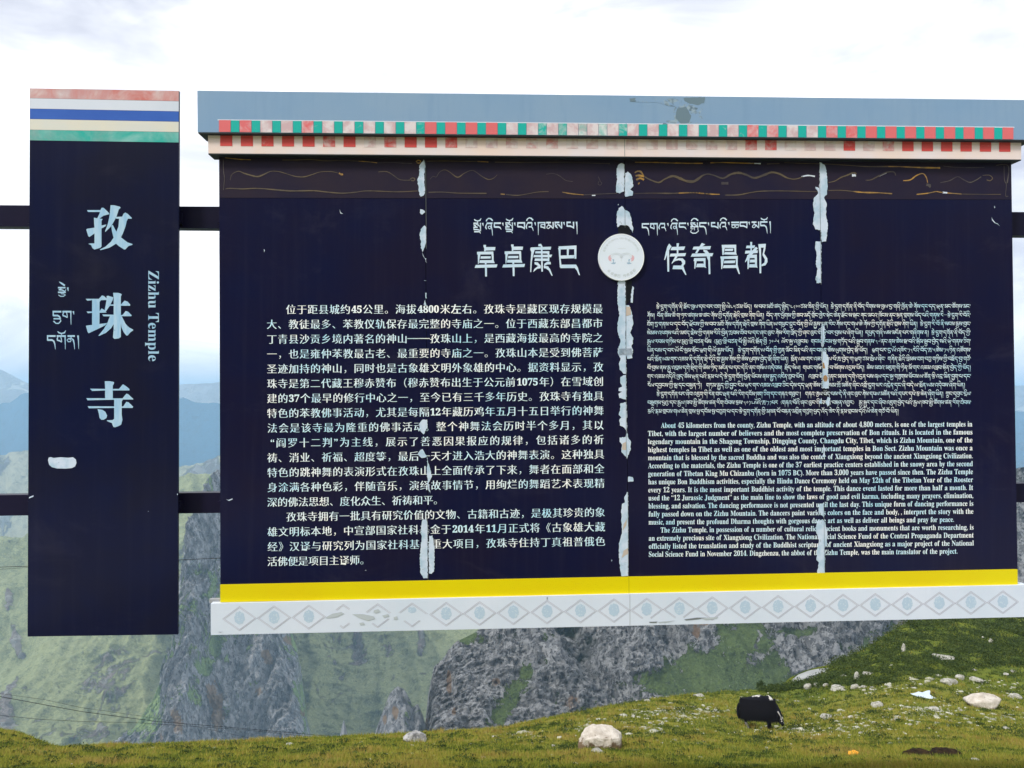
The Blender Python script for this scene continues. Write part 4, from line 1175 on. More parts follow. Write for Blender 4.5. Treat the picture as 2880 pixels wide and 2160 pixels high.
zhu = [[(115, 315), (500, 315), (590, 215), (650, 235), (720, 300), (730, 350), (560, 355), (520, 410), (515, 1080), (300, 1080), (300, 355), (160, 370)], [(135, 685), (300, 685), (300, 725), (180, 735)], [(515, 680), (580, 595), (660, 640), (725, 715), (515, 725)],
       [(120, 1100), (300, 1075), (515, 1050), (740, 1020), (680, 1090), (500, 1180), (200, 1320), (170, 1280)], [(725, 235), (760, 225), (920, 270), (900, 350), (830, 500), (720, 660), (690, 690), (665, 650), (700, 480), (720, 350)],
       [(840, 480), (930, 480), (930, 518), (810, 518)], [(1140, 480), (1250, 365), (1340, 400), (1410, 480), (1410, 518), (1140, 518)], [(600, 770), (940, 780), (940, 825), (630, 825)], [(1140, 790), (1195, 780), (1280, 670), (1350, 690), (1460, 800), (1440, 822), (1140, 822)],
       [(915, 140), (1060, 140), (1140, 165), (1170, 190), (1140, 240), (1140, 1430), (1080, 1470), (950, 1485), (910, 1440), (930, 1200), (930, 300)], [(820, 820), (935, 820), (935, 1050), (850, 1180), (700, 1310), (500, 1400), (485, 1390), (640, 1200), (750, 1010)],
       [(1140, 800), (1170, 830), (1280, 1050), (1380, 1150), (1500, 1215), (1500, 1235), (1420, 1290), (1340, 1385), (1300, 1385), (1220, 1290), (1160, 1150), (1135, 1000)]]
si = [[(670, 125), (820, 125), (940, 150), (940, 190), (905, 250), (905, 630), (680, 630), (680, 300)], [(240, 345), (680, 350), (680, 395), (300, 410)], [(905, 350), (1085, 350), (1200, 215), (1290, 270), (1390, 350), (1390, 395), (905, 395)],
      [(130, 620), (945, 625), (1190, 625), (1300, 490), (1350, 500), (1500, 640), (1500, 660), (1200, 660), (170, 682)], [(170, 855), (945, 860), (945, 905), (210, 915)], [(1165, 865), (1210, 860), (1300, 725), (1370, 745), (1500, 870), (1480, 905), (1165, 905)],
      [(945, 650), (1205, 650), (1165, 720), (1165, 1100), (1185, 1250), (1150, 1390), (1080, 1430), (970, 1470), (920, 1460), (880, 1350), (730, 1285), (740, 1265), (900, 1260), (945, 1220)],
      [(460, 940), (600, 960), (690, 1020), (740, 1130), (720, 1200), (640, 1250), (570, 1250), (520, 1200), (495, 1060)]]
for g, ch in (((230, 560, 10.37), zi), ((230, 810, 10.37), zhu), ((230, 1060, 10.37), si)):
    polys('large_character', [tr(p, *g) for p in ch], 0.0015, M['vinyl'], name_board)
tibetan('tibetan_syllable', 'རྩེ་', 163, 198.5, 808, 808, 21.5, M['vinyl'], name_board)
tibetan('tibetan_syllable', 'དྲུག་', 148, 215, 875, 875, 19.5, M['vinyl'], name_board)
tibetan('tibetan_syllable', 'དགོན།', 132, 230.5, 943.5, 943.5, 20, M['vinyl'], name_board)
V, fs = glyph(bold('Zizhu Temple'), 0.0)
V = V.copy()
wtot = V[:, 0].max() - V[:, 0].min()
ink = Ink()
ink.add(np.stack([417.2 + V[:, 1] * 43.5, 761 + (V[:, 0] - V[:, 0].min()) / wtot * 255], 1), fs)
ink.build('english_lettering', .0015, M['vinyl'], name_board)
polys('paint_patch', [[(135, 1294), (137, 1287), (143, 1285.5), (150, 1288), (170, 1286), (192, 1287.5), (205, 1286), (213, 1292), (215, 1302), (211, 1312), (202, 1316.5), (185, 1318), (160, 1317.5), (146, 1314), (138, 1307)]], .003, M['sealant'], name_board, thick=.002)
polys('paint_chip', [[(81, 1402), (94, 1397), (94, 1393), (82, 1398)], [(416, 1437), (418, 1438), (417, 1439.5)], [(498, 1388), (500, 1389), (500, 1392), (498, 1392)]], .002, M['sealant'], name_board)

# ------------------------------------------------------------------ ground under and beyond the sign
CXP = np.array([-1500, -600, 0, 60, 110, 170, 260, 590, 850, 1170, 1300, 1410, 1560, 1690, 1820, 1950, 2090, 2200, 2298, 2338, 2437, 2537, 2600, 2880, 3400, 4200])
CYP = np.array([2010, 2030, 2048, 2055, 2075, 2096, 2095, 2083, 2072, 2058, 2052, 2044, 2012, 1986, 1963, 1948, 1942, 1937, 1911, 1871, 1819, 1758, 1742, 1722, 1690, 1660])
CDD = np.array([70, 60, 50, 50, 48, 44, 44, 44, 45, 48, 50, 52, 56, 60, 66, 74, 84, 92, 98, 100, 106, 112, 116, 130, 150, 150.0])
E0 = 0.507
D0 = 13.0


def tan_of(px, d):
    """downward slope of sight to the ground at picture column px and depth d"""
    px = np.asarray(px, float)
    d = np.asarray(d, float)
    ec = (np.interp(px, CXP, CYP) - 1106) / F
    dc = np.interp(px, CXP, CDD)
    s = np.clip((dc - d) / (dc - D0), 0, 1)
    pw = np.interp(px, [0, 1200, 2200, 2880], [1.9, 1.9, 1.5, 1.25])
    e = ec + (E0 - ec) * s ** pw
    near = (1.6 + 0.384 * np.maximum(d, .3)) / np.maximum(d, .3)
    # blend the two descriptions around the bottom edge of the view
    w = np.clip((d - 11) / 4.0, 0, 1)
    w = w * w * (3 - 2 * w)
    e = near * (1 - w) + e * w
    over = np.maximum(d - dc, 0)
    return e + over * 0.0045 + np.where(over > 0, 0, 0)


def GZ(x, d):
    px = 1440 + x / np.maximum(d, 1e-3) * F
    z = -d * tan_of(px, d)
    P = np.stack([x, d, 0 * x], -1)
    w = np.clip(d / 14, .3, 1)
    hl = np.clip((px - 1900) / 400, 0, 1) * np.clip((d - 52 - (2880 - px) * .012) / 14, 0, 1)
    z = z + hl * (.75 * fbm(P / 5.5, 4) + .25 * ridged(P / 2.2, 3))
    return z + w * (0.16 * fbm(P / 3.1, 4) + 0.035 * fbm(P / .5, 3))


def ground_at(px, py):
    """first place where the sight line through the picture point meets the ground"""
    r = ray(px, py)
    r = r / r[1]
    ds = np.linspace(9, 125, 700)
    z = GZ(r[0] * ds, ds)
    hit = np.where(z > r[2] * ds)[0]
    d = ds[hit[0]] if len(hit) else float(np.interp(px, CXP, CDD)) - 1
    return np.array([r[0] * d, d, float(GZ(np.array([r[0] * d]), np.array([d]))[0])])


def grid_mesh(name, X, Y, Z, smooth=True):
    nr_, nc = X.shape
    V = np.stack([X, Y, Z], -1).reshape(-1, 3)
    i = np.arange(nr_ - 1)[:, None] * nc + np.arange(nc - 1)[None]
    Fc = np.stack([i, i + 1, i + nc + 1, i + nc], -1).reshape(-1, 4)
    return mesh_np(name, V, Fc, smooth)


pxs = np.concatenate([np.linspace(-1500, -100, 40), np.linspace(-60, 2940, 640), np.linspace(3000, 4200, 36)])
dd = np.concatenate([np.linspace(0.4, 11, 30), 11.15 * (130 / 11.15) ** np.linspace(0, 1, 470), np.linspace(132, 190, 16)])
PX, DD = np.meshgrid(pxs, dd)
XX = (PX - 1440) / F * DD
ZZ = GZ(XX, DD)
gm = grid_mesh('ground', XX, DD, ZZ)


# the hillside goes on up behind the camera
xb_, yb_ = np.meshgrid(np.linspace(-140, 140, 90), np.concatenate([np.linspace(.45, -12, 30), np.linspace(-15, -150, 30)]))
zb_ = -1.75 + .384 * (-yb_) + .5 * fbm(np.stack([xb_, yb_, 0 * xb_], -1) / 9, 4) * np.clip(-yb_ / 6, 0, 1)
zb_ = np.where(np.abs(xb_) > 30, zb_ - .02 * (np.abs(xb_) - 30), zb_)
hb = grid_mesh('hillside', xb_[::-1], yb_[::-1], zb_[::-1])
attr(hb, 'hill', np.zeros(len(hb.vertices)))


def curve_attr():
    P = np.stack([XX, DD, ZZ], -1)
    # hill on the right carries shrubs, the flat meadow short grass
    hill = np.clip((PX - 1750) / 500, 0, 1) * np.clip((DD - 50 - (2880 - PX) * .012) / 14, 0, 1)
    return hill


attr(gm, 'hill', curve_attr())
m, t, b = bsdf_mat('meadow', (0.1, 0.11, 0.03, 1), 0.95, 0.05)
p = pos(t)
ha = N(t, 'ShaderNodeAttribute', attribute_name='hill')
ca = mixrgb(t, ramp(t, noise(t, p, 0.22, 6, .6), .38, .62), (0.155, 0.185, 0.026, 1), (0.27, 0.24, 0.038, 1))
ca = mixrgb(t, ramp(t, noise(t, p, 0.9, 6, .65, .5), .50, .64), ca, (0.045, 0.070, 0.016, 1))
ca = mixrgb(t, ramp(t, noise(t, p, 5.0, 5, .7), .45, .75), ca, (0.14, 0.125, 0.04, 1))
ca = mixrgb(t, ramp(t, noise(t, p, 0.5, 5, .7), .68, .76), ca, (0.13, 0.085, 0.05, 1))
cb = mixrgb(t, ramp(t, noise(t, p, 0.30, 6, .6), .40, .60), (0.060, 0.090, 0.016, 1), (0.140, 0.165, 0.024, 1))
cm = mixrgb(t, ha.outputs['Fac'], ca, cb)
t.links.new(cm, b.inputs['Base Color'])
bump(t, b, noise(t, p, 4, 8, .7), .9, .12)
M['meadow'] = m
go = link('ground', gm, None, M['meadow'])
tag(go, kind='structure')
tag(link('hillside', hb, None, M['meadow']), kind='structure')


# ------------------------------------------------------------------ mountains
def ridgenoise(t, vec, scale, detail=8.0, rough=.6, dist=0.0):
    n = N(t, 'ShaderNodeTexNoise', noise_type='RIDGED_MULTIFRACTAL')
    setin(n, Scale=scale, Detail=detail, Roughness=rough, Distortion=dist)
    n.inputs['Lacunarity'].default_value = 2.1
    n.inputs['Offset'].default_value = .9
    n.inputs['Gain'].default_value = 1.6
    n.normalize = True
    t.links.new(vec, n.inputs['Vector'])
    return n.outputs['Fac']


def mountain_mat(name, rockA, rockB, grassA, grassB, sc, stain=(.33, .2, .11, 1), stain_amt=.0, streak=(1, 1, .45), rot=0.0, dark=.35, namp=3.0, gdark=.62, fleck=1.15):
    m, t, b = bsdf_mat(name, rockA, 0.95, 0.04)
    p = pos(t)
    ps = pos(t, streak)
    ps.node.inputs['Rotation'].default_value = (0, R(rot), 0)
    at_ = N(t, 'ShaderNodeAttribute', attribute_name='rock')
    sh = N(t, 'ShaderNodeAttribute', attribute_name='cavity')
    big = noise(t, ps, sc * 2.0, 8, .65, .4)
    rk = mixrgb(t, ramp(t, big, .40, .60), rockA, rockB)
    small = noise(t, ps, sc * 9.0, 9, .78, .8)
    rk = mixrgb(t, ramp(t, small, .46, .56), rk, tuple(v * dark for v in rockB[:3]) + (1,))
    rk = mixrgb(t, ramp(t, noise(t, ps, sc * 16.0, 7, .8, .5), .55, .66), rk, tuple(min(.62, v * 1.5) for v in rockA[:3]) + (1,))
    vo = N(t, 'ShaderNodeTexVoronoi', feature='F1')
    wv = N(t, 'ShaderNodeVectorMath', operation='MULTIPLY_ADD')
    nn_ = N(t, 'ShaderNodeTexNoise')
    setin(nn_, Scale=sc * 8, Detail=4.0)
    t.links.new(ps, nn_.inputs['Vector'])
    t.links.new(nn_.outputs['Color'], wv.inputs[0])
    wv.inputs[1].default_value = (.22 / sc,) * 3
    t.links.new(ps, wv.inputs[2])
    t.links.new(wv.outputs[0], vo.inputs['Vector'])
    vo.inputs['Scale'].default_value = sc * 7
    sc_ = N(t, 'ShaderNodeSeparateColor')
    t.links.new(vo.outputs['Color'], sc_.inputs[0])
    rk = mixrgb(t, ramp(t, sc_.outputs[0], .62, .70), rk, mixrgb(t, .65, rk, tuple(min(.66, v * 1.35) for v in rockA[:3]) + (1,)))
    rk = mixrgb(t, ramp(t, sc_.outputs[1], .70, .76), rk, mixrgb(t, .6, rk, tuple(v * dark for v in rockB[:3]) + (1,)))
    hollow_shade = math1(t, 'MULTIPLY', sh.outputs['Fac'], noise(t, ps, sc * 5, 6, .7))
    rk = mixrgb(t, ramp(t, hollow_shade, .16, .34), rk, tuple(v * .55 for v in grassB[:3]) + (1,))  # shade of the hollows painted into the rock colour as dark green
    if stain_amt:
        sa = N(t, 'ShaderNodeAttribute', attribute_name='stain')
        sf_ = math1(t, 'ADD', sa.outputs['Fac'], math1(t, 'MULTIPLY_ADD', noise(t, ps, sc * 6, 7, .7, .4), 1.6, -.8))
        rk = mixrgb(t, ramp(t, sf_, .42, .62), rk, mixrgb(t, .22, stain, rk))
    gr = mixrgb(t, ramp(t, noise(t, p, sc * 1.0, 7, .6), .38, .62), grassA, grassB)
    gr = mixrgb(t, ramp(t, noise(t, p, sc * 9.0, 8, .75), .50, .64), gr, tuple(v * gdark for v in grassB[:3]) + (1,))
    gr = mixrgb(t, ramp(t, noise(t, p, sc * 26.0, 6, .8), .46, .60), gr, tuple(min(.5, v * fleck) for v in grassA[:3]) + (1,))
    gr = mixrgb(t, ramp(t, noise(t, ps, sc * 12.0, 8, .8), .62, .70), gr, tuple(v * .8 for v in rockA[:3]) + (1,))
    n = noise(t, ps, sc * 2.2, 10, .72, .7)
    f = math1(t, 'ADD', at_.outputs['Fac'], math1(t, 'MULTIPLY_ADD', n, namp, -namp / 2))
    f = ramp(t, f, .44, .56)
    c = mixrgb(t, f, gr, rk)
    t.links.new(c, b.inputs['Base Color'])
    h = math1(t, 'MULTIPLY', math1(t, 'ADD', math1(t, 'MULTIPLY_ADD', sc_.outputs[2], .45, small), noise(t, ps, sc * 4, 10, .75, .5)), math1(t, 'MULTIPLY_ADD', f, .85, .15))
    bump(t, b, h, 1.0, .30 / sc)
    return m


def massif(name, crest, fr, fy, ncol, nrow, L, amp, rockf, mat, tp=1.0, fine=.35, back=.6, ridge_amp=1.0, seed=0, stretch=.5, stains=(), ribs=None):
    crest = np.array(crest, float)
    px = np.linspace(crest[0, 0], crest[-1, 0], ncol)
    cy = np.interp(px, crest[:, 0], crest[:, 1])
    cd = np.interp(px, crest[:, 0], crest[:, 2])
    if np.isscalar(fy): fyv = np.full(ncol, float(fy))
    else: fyv = np.interp(px, [q[0] for q in fy], [q[1] for q in fy])
    u = np.linspace(0, 1, nrow)[:, None]
    d = cd * (1 - (1 - fr) * u ** tp)
    yy = cy + (np.maximum(fyv, cy + 10) - cy) * u
    X = (px - 1440) / F * d
    Z = -(yy - 1106) / F * d
    # back side
    nb = 14
    ub = np.linspace(1, 0, nb + 1)[:-1, None] ** 1.5
    db = cd * (1 + back * ub)
    Xb = (px - 1440) / F * cd * (1 + back * ub)
    Zb = -(cy - 1106) / F * cd - ub * back * cd * .45
    Xa, Ya, Za = np.vstack([Xb, X]), np.vstack([db, d]), np.vstack([Zb, Z])
    P = np.stack([Xa, Ya, Za], -1) + seed * 31.7
    Ps = P * np.array([1, 1, stretch])
    r = ridged(Ps / L, 6, .62)
    f1 = fbm(Ps / (L * .45), 5, .6)
    rock = rockf(np.vstack([np.tile(px, (nb, 1)), np.tile(px, (nrow, 1))]), np.vstack([np.tile(cy, (nb, 1)), yy]), fbm(P / (L * 1.3), 5))
    attr_rock = np.clip(rock, -.3, 1.6)
    rock = np.clip(rock, 0, 1)
    a = amp * (0.35 + .65 * rock)
    disp = a * ((r - .25) + fine * f1)
    if ribs:
        Lr, ar, sl = ribs
        q = np.stack([(Xa + sl * Za + 60 * fbm(P / 300.0, 3)) / Lr, Ya * 0 + seed, Za / (Lr * 14)], -1)
        rb = 1 - 2 * np.abs(pn(q)) - np.abs(pn(q * 2.7 + 5)) * .8
        disp = disp + ar * rb * (.35 + .65 * np.clip(rock, 0, 1) if 'rock' in mat.name or 'cliff' in mat.name else 1)
    Ya = Ya - disp * .8
    Za = Za + disp * .45 * ridge_amp
    fineP = Ps / (L * .11)
    if fine > .2:
        q = ridged(fineP, 3, .6)
        Ya = Ya - amp * .12 * rock * q
        Za = Za + amp * .07 * rock * q * ridge_amp
    me = grid_mesh(name, Xa, Ya, Za)
    attr(me, 'rock', attr_rock)
    pyv = np.vstack([np.tile(cy, (nb, 1)), yy])
    stv = np.zeros_like(pyv)
    for sx0, sy0, srx, sry, sv0 in stains:
        stv = np.maximum(stv, sv0 * np.exp(-(((px[None] - sx0) / srx) ** 2 + ((pyv - sy0) / sry) ** 2) ** 1.5))
    attr(me, 'stain', stv)
    attr(me, 'cavity', np.clip(.5 - r * 1.2, 0, 1))
    o = link(name, me, None, mat)
    tag(o, kind='structure')
    return o


def blobs(base, bl):
    def f(px, py, n):
        v = base + n * .45
        for cx, cy, rx, ry, val in bl:
            w = np.exp(-(((px - cx) / rx) ** 2 + ((py - cy) / ry) ** 2) ** 1.5)
            v = v * (1 - w) + (val + n * .25) * w
        return v
    return f


GREY = ((.36, .36, .36, 1), (.19, .20, .215, 1))
M['cliff'] = mountain_mat('cliff_rock', (.74, .745, .75, 1), (.38, .39, .41, 1), (.070, .098, .034, 1), (.042, .062, .024, 1), .030, stain=(.40, .26, .16, 1), stain_amt=.02, rot=-32, streak=(1.2, 1, .7), dark=.26, namp=4.6, gdark=.36, fleck=1.5)
M['spur'] = mountain_mat('pale_rock', (.72, .72, .72, 1), (.46, .47, .49, 1), (.21, .28, .11, 1), (.13, .19, .08, 1), .018, stain=(.46, .30, .16, 1), stain_amt=.05, rot=20, streak=(1.2, 1, .7), dark=.42, namp=4.0, gdark=.5)
M['green'] = mountain_mat('green_slope', (.60, .50, .44, 1), (.48, .40, .34, 1), (.30, .32, .15, 1), (.20, .225, .105, 1), .008, dark=.6, namp=2.0, streak=(1.6, 1, .5), rot=35)
M['farm'] = mountain_mat('far_slope', (.58, .52, .45, 1), (.42, .38, .33, 1), (.40, .38, .24, 1), (.28, .28, .17, 1), .002, dark=.7)
M['hazefar'] = mountain_mat('haze_tinted_far_slope', (.12, .19, .27, 1), (.06, .12, .19, 1), (.02, .10, .18, 1), (.012, .06, .12, 1), .002)  # haze blue and cloud shade are mixed into these slope colours
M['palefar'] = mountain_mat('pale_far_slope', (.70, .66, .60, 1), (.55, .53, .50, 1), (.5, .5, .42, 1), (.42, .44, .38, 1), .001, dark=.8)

# right-hand cliff
massif('cliff', [(1200, 2080, 600), (1208, 2000, 600), (1214, 1950, 600), (1229, 1883, 605), (1262, 1836, 610), (1290, 1800, 615), (1352, 1764, 620), (1450, 1690, 640), (1700, 1590, 660), (2000, 1500, 680), (2400, 1400, 700), (2740, 1345, 720), (2860, 1322, 730), (2960, 1290, 740), (3400, 1180, 760), (4200, 1150, 800)],
       .72, 2230, 900, 520, 62, 32, blobs(1.15, [(1322, 1790, 50, 22, -.1), (1478, 1892, 26, 24, .15), (1450, 1930, 32, 28, .1), (1425, 1972, 36, 32, .1), (1400, 2015, 30, 34, .1), (1530, 1830, 18, 50, .55), (2075, 1790, 90, 60, -.2), (1985, 1870, 130, 55, -.2), (1900, 1925, 150, 42, -.2), (2060, 1930, 150, 70, -.3), (2160, 1900, 40, 60, -.2), (2230, 1780, 60, 18, 0), (2330, 1815, 50, 14, 0), (2210, 1925, 80, 20, -.2), (2500, 1850, 90, 90, 0), (2300, 1850, 60, 60, 1.3), (2250, 1880, 35, 40, 1.3), (2860, 1290, 60, 30, 1.2)]), M['cliff'], seed=1, fine=.5, stretch=.45, ribs=(34, 13, .95), stains=((1266, 1920, 8, 34, 1.2), (1280, 2000, 8, 22, .8), (1395, 1918, 14, 14, .7), (1605, 1975, 26, 24, .7), (1952, 1775, 12, 40, .7), (1975, 1752, 22, 12, 1), (2520, 1765, 30, 12, .7), (1210, 2030, 10, 20, .6)))
# rocky spur left of centre
massif('rocky_spur', [(330, 2140, 1200), (400, 2050, 1200), (470, 1930, 1210), (500, 1830, 1220), (520, 1700, 1230), (545, 1540, 1250), (570, 1430, 1290), (618, 1330, 1350), (700, 1300, 1400), (760, 1400, 1380), (800, 1640, 1330), (822, 1780, 1300), (846, 1860, 1280), (862, 1960, 1260), (875, 2060, 1250), (900, 2140, 1250)],
         .80, 2260, 620, 480, 105, 62, blobs(.86, [(615, 1830, 26, 45, .2), (590, 1890, 30, 45, .15), (568, 1950, 24, 40, .25), (640, 1690, 30, 40, .25), (700, 1990, 110, 110, 1.1), (835, 1800, 22, 60, .35), (425, 1990, 60, 90, .22), (545, 2040, 60, 45, 1.1), (862, 1960, 14, 90, .25), (500, 1800, 40, 70, .45), (760, 2000, 60, 90, 1.1)]), M['spur'], seed=2, fine=.5, stretch=.42, ribs=(60, 26, -.55), stains=((640, 2005, 26, 55, 1), (620, 1960, 20, 50, .8), (535, 2035, 14, 40, .8), (765, 1850, 12, 22, 1), (825, 1800, 18, 16, 1), (740, 1945, 12, 14, .8), (480, 2070, 20, 25, .6), (860, 2000, 12, 14, .9)))
massif('rock_pinnacle', [(1045, 2100, 900), (1068, 2030, 900), (1085, 1985, 900), (1102, 1945, 900), (1122, 1928, 900), (1140, 1936, 900), (1156, 1965, 900), (1164, 1985, 900), (1178, 1976, 900), (1192, 2010, 900), (1215, 2100, 900)],
       .9, 2180, 150, 130, 30, 12, blobs(.95, []), M['spur'], stains=((1115, 2000, 10, 24, .9), (1085, 2020, 8, 20, .6)), seed=3, back=.1, fine=.5)
massif('rock_pinnacle', [(952, 2110, 880), (963, 2050, 880), (970, 2020, 880), (977, 2045, 880), (990, 2110, 880)],
       .93, 2160, 40, 60, 20, 5, blobs(.95, []), M['spur'], seed=4, back=.1, fine=.5)
# green slopes behind and to the left
massif('green_slope', [(-1500, 1700, 2100), (-400, 1580, 2100), (-60, 1550, 2080), (0, 1536, 2060), (78, 1517, 2040), (200, 1460, 2040), (330, 1410, 2100), (520, 1345, 2200), (620, 1330, 2250), (800, 1420, 2250), (1000, 1500, 2200), (1300, 1520, 2100), (1700, 1500, 2100)],
       .55, 2330, 620, 320, 330, 150, blobs(.12, [(62, 1800, 14, 60, .9), (78, 1960, 18, 70, .75), (56, 1700, 8, 40, .8), (1010, 1830, 22, 50, .6), (1190, 1810, 12, 50, .5), (560, 1600, 50, 120, .5), (350, 1900, 90, 90, .45), (250, 2050, 120, 40, .35), (80, 2040, 20, 40, .7)]), M['green'], seed=5, fine=.18, ribs=(95, 34, .75))
massif('tan_ridge', [(-1500, 1350, 4200), (-300, 1310, 4200), (0, 1293, 4200), (40, 1290, 4200), (78, 1279, 4200), (200, 1250, 4200), (400, 1300, 4100), (505, 1327, 4000), (545, 1322, 4000), (575, 1312, 4000), (600, 1310, 4000), (625, 1304, 4000), (800, 1290, 4000), (1500, 1330, 4200), (2600, 1340, 4300)],
       .7, 2050, 420, 160, 620, 110, blobs(.30, [(590, 1350, 60, 50, .9)]), M['farm'], seed=6, fine=.15, ribs=(200, 90, .6))
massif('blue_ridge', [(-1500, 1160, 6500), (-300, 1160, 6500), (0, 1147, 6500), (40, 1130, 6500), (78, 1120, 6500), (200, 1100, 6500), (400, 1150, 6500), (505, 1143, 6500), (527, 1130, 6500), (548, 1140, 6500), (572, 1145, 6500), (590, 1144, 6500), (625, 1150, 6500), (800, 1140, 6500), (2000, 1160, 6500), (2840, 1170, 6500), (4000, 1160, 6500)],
       .7, 1700, 400, 120, 1500, 220, blobs(.1, []), M['hazefar'], seed=7, fine=.1, ribs=(420, 90, .5))
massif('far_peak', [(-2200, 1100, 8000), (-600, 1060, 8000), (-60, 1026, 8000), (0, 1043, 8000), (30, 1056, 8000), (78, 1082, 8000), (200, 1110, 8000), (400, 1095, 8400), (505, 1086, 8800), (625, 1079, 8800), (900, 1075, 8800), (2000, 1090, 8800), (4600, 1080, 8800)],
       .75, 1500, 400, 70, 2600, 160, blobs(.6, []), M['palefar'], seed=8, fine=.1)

# valley floor far below, so that nothing opens onto emptiness
vf = mesh('valley_floor', [(-26000, -300, -2700), (26000, -300, -2700), (26000, 26000, -2700), (-26000, 26000, -2700)], [(0, 1, 2, 3)])
tag(link('valley_floor', vf, None, M['green']), kind='structure')
me = vf
attr(me, 'rock', np.zeros(4))
attr(me, 'cavity', np.zeros(4))

# ------------------------------------------------------------------ haze
hz = mesh('haze', [(x, y, z) for z in (-2702, 275) for x, y in ((-27000, -400), (27000, -400), (27000, 27000), (-27000, 27000))],
          [(3, 2, 1, 0), (4, 5, 6, 7), (0, 1, 5, 4), (1, 2, 6, 5), (2, 3, 7, 6), (3, 0, 4, 7)])
m = bpy.data.materials.new('haze_air')
m.use_nodes = True
t = m.node_tree
t.nodes.clear()
pv = N(t, 'ShaderNodeVolumePrincipled')
pv.inputs['Color'].default_value = (0.48, 0.74, 0.97, 1)
pv.inputs['Density'].default_value = 0.00012
pv.inputs['Anisotropy'].default_value = 0.1
ou = N(t, 'ShaderNodeOutputMaterial')
t.links.new(pv.outputs[0], ou.inputs['Volume'])
ho = link('haze', hz, None, m)
tag(ho, kind='stuff')

# ------------------------------------------------------------------ steel frame that carries both boards
frame = empty('support_frame', tuple(S(-520, 2200, -.3)))
tag(frame, 'dark navy steel frame of two long rails behind both boards', 'frame')
prism('rail', [(-560, 573), (3560, 601), (3560, 668), (-560, 632)], -0.165, -0.30, M['beam'], frame)
prism('rail', [(-560, 1399), (3560, 1352), (3560, 1404), (-560, 1458)], -0.165, -0.30, M['beam'], frame)


def post(px):
    top = S(px, 420, -.24)
    x, y = top[0], top[1]
    zb = float(GZ(np.array([x]), np.array([y]))[0]) - .4
    w = .11
    V = [(x + sx * w, y + sy * w, z) for z in (zb, top[2]) for sx, sy in ((-1, -1), (1, -1), (1, 1), (-1, 1))]
    me = mesh('post', V, [(3, 2, 1, 0), (4, 5, 6, 7), (0, 1, 5, 4), (1, 2, 6, 5), (2, 3, 7, 6), (3, 0, 4, 7)])
    link('post', me, frame, M['beam'])


post(-600)
post(3600)
for x0, x1 in ((76, 84), (499, 508), (612, 620)):     # small angle brackets where rails meet boards
    for y0, y1 in ((596, 628), (1410, 1440)):
        prism('bracket', [(x0, y0), (x1, y0), (x1, y1), (x0, y1)], -0.10, -0.166, M['beam'], frame)

# ------------------------------------------------------------------ rocks


def ico(sub_):
    import bmesh
    bm = bmesh.new()
    bmesh.ops.create_icosphere(bm, subdivisions=sub_, radius=1.0)
    V = np.array([v.co[:] for v in bm.verts])
    Fc = np.array([[v.index for v in f.verts] for f in bm.faces])
    bm.free()
    return V, Fc


ICO = {k: ico(k) for k in (1, 2, 3, 4, 5)}


def rock_shape(seed, sub_=3, flat=.75, cuts=9, rough=.12):
    V, Fc = ICO[sub_]
    V = V.copy()
    g = np.random.default_rng(seed)
    for _ in range(cuts):
        n = g.normal(size=3)
        n /= np.linalg.norm(n)
        k = g.uniform(.55, .85)
        dd_ = V @ n
        V = V - np.maximum(dd_ - k, 0)[:, None] * n * .92
    r = 1 + rough * fbm(V * 1.7 + seed, 4) + rough * .5 * fbm(V * 5 + seed, 3)
    V = V * r[:, None]
    V[:, 2] *= flat
    return V, Fc


m, t, b = bsdf_mat('pale_boulder', (.5, .47, .43, 1), .9, .1)
p = pos(t)
c = mixrgb(t, ramp(t, noise(t, p, 3.2, 7, .7), .40, .62), (.62, .57, .50, 1), (.42, .37, .31, 1))
c = mixrgb(t, ramp(t, noise(t, p, 5.5, 7, .75, .6), .60, .66), c, (.13, .09, .06, 1))
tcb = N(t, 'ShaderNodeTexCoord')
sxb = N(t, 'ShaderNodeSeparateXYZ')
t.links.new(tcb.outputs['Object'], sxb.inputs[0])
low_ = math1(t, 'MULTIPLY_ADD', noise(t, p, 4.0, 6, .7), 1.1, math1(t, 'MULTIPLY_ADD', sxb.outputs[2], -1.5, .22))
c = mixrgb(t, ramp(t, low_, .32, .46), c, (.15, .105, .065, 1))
t.links.new(c, b.inputs['Base Color'])
bump(t, b, noise(t, p, 9, 8, .7), .8, .06)
M['boulder'] = m
m, t, b = bsdf_mat('white_stone', (.6, .6, .56, 1), .9, .1)
p = pos(t)
c = mixrgb(t, ramp(t, noise(t, p, 4, 6, .7), .40, .60), (.47, .46, .41, 1), (.22, .21, .17, 1))
t.links.new(c, b.inputs['Base Color'])
bump(t, b, noise(t, p, 10, 7, .7), .7, .04)
M['stone'] = m
m, t, b = bsdf_mat('grey_rock', (.42, .42, .42, 1), .9, .1)
p = pos(t)
c = mixrgb(t, ramp(t, noise(t, p, 3, 8, .75), .42, .6), (.50, .49, .48, 1), (.16, .16, .16, 1))
t.links.new(c, b.inputs['Base Color'])
bump(t, b, noise(t, p, 8, 8, .75), .9, .07)
M['greyrock'] = m


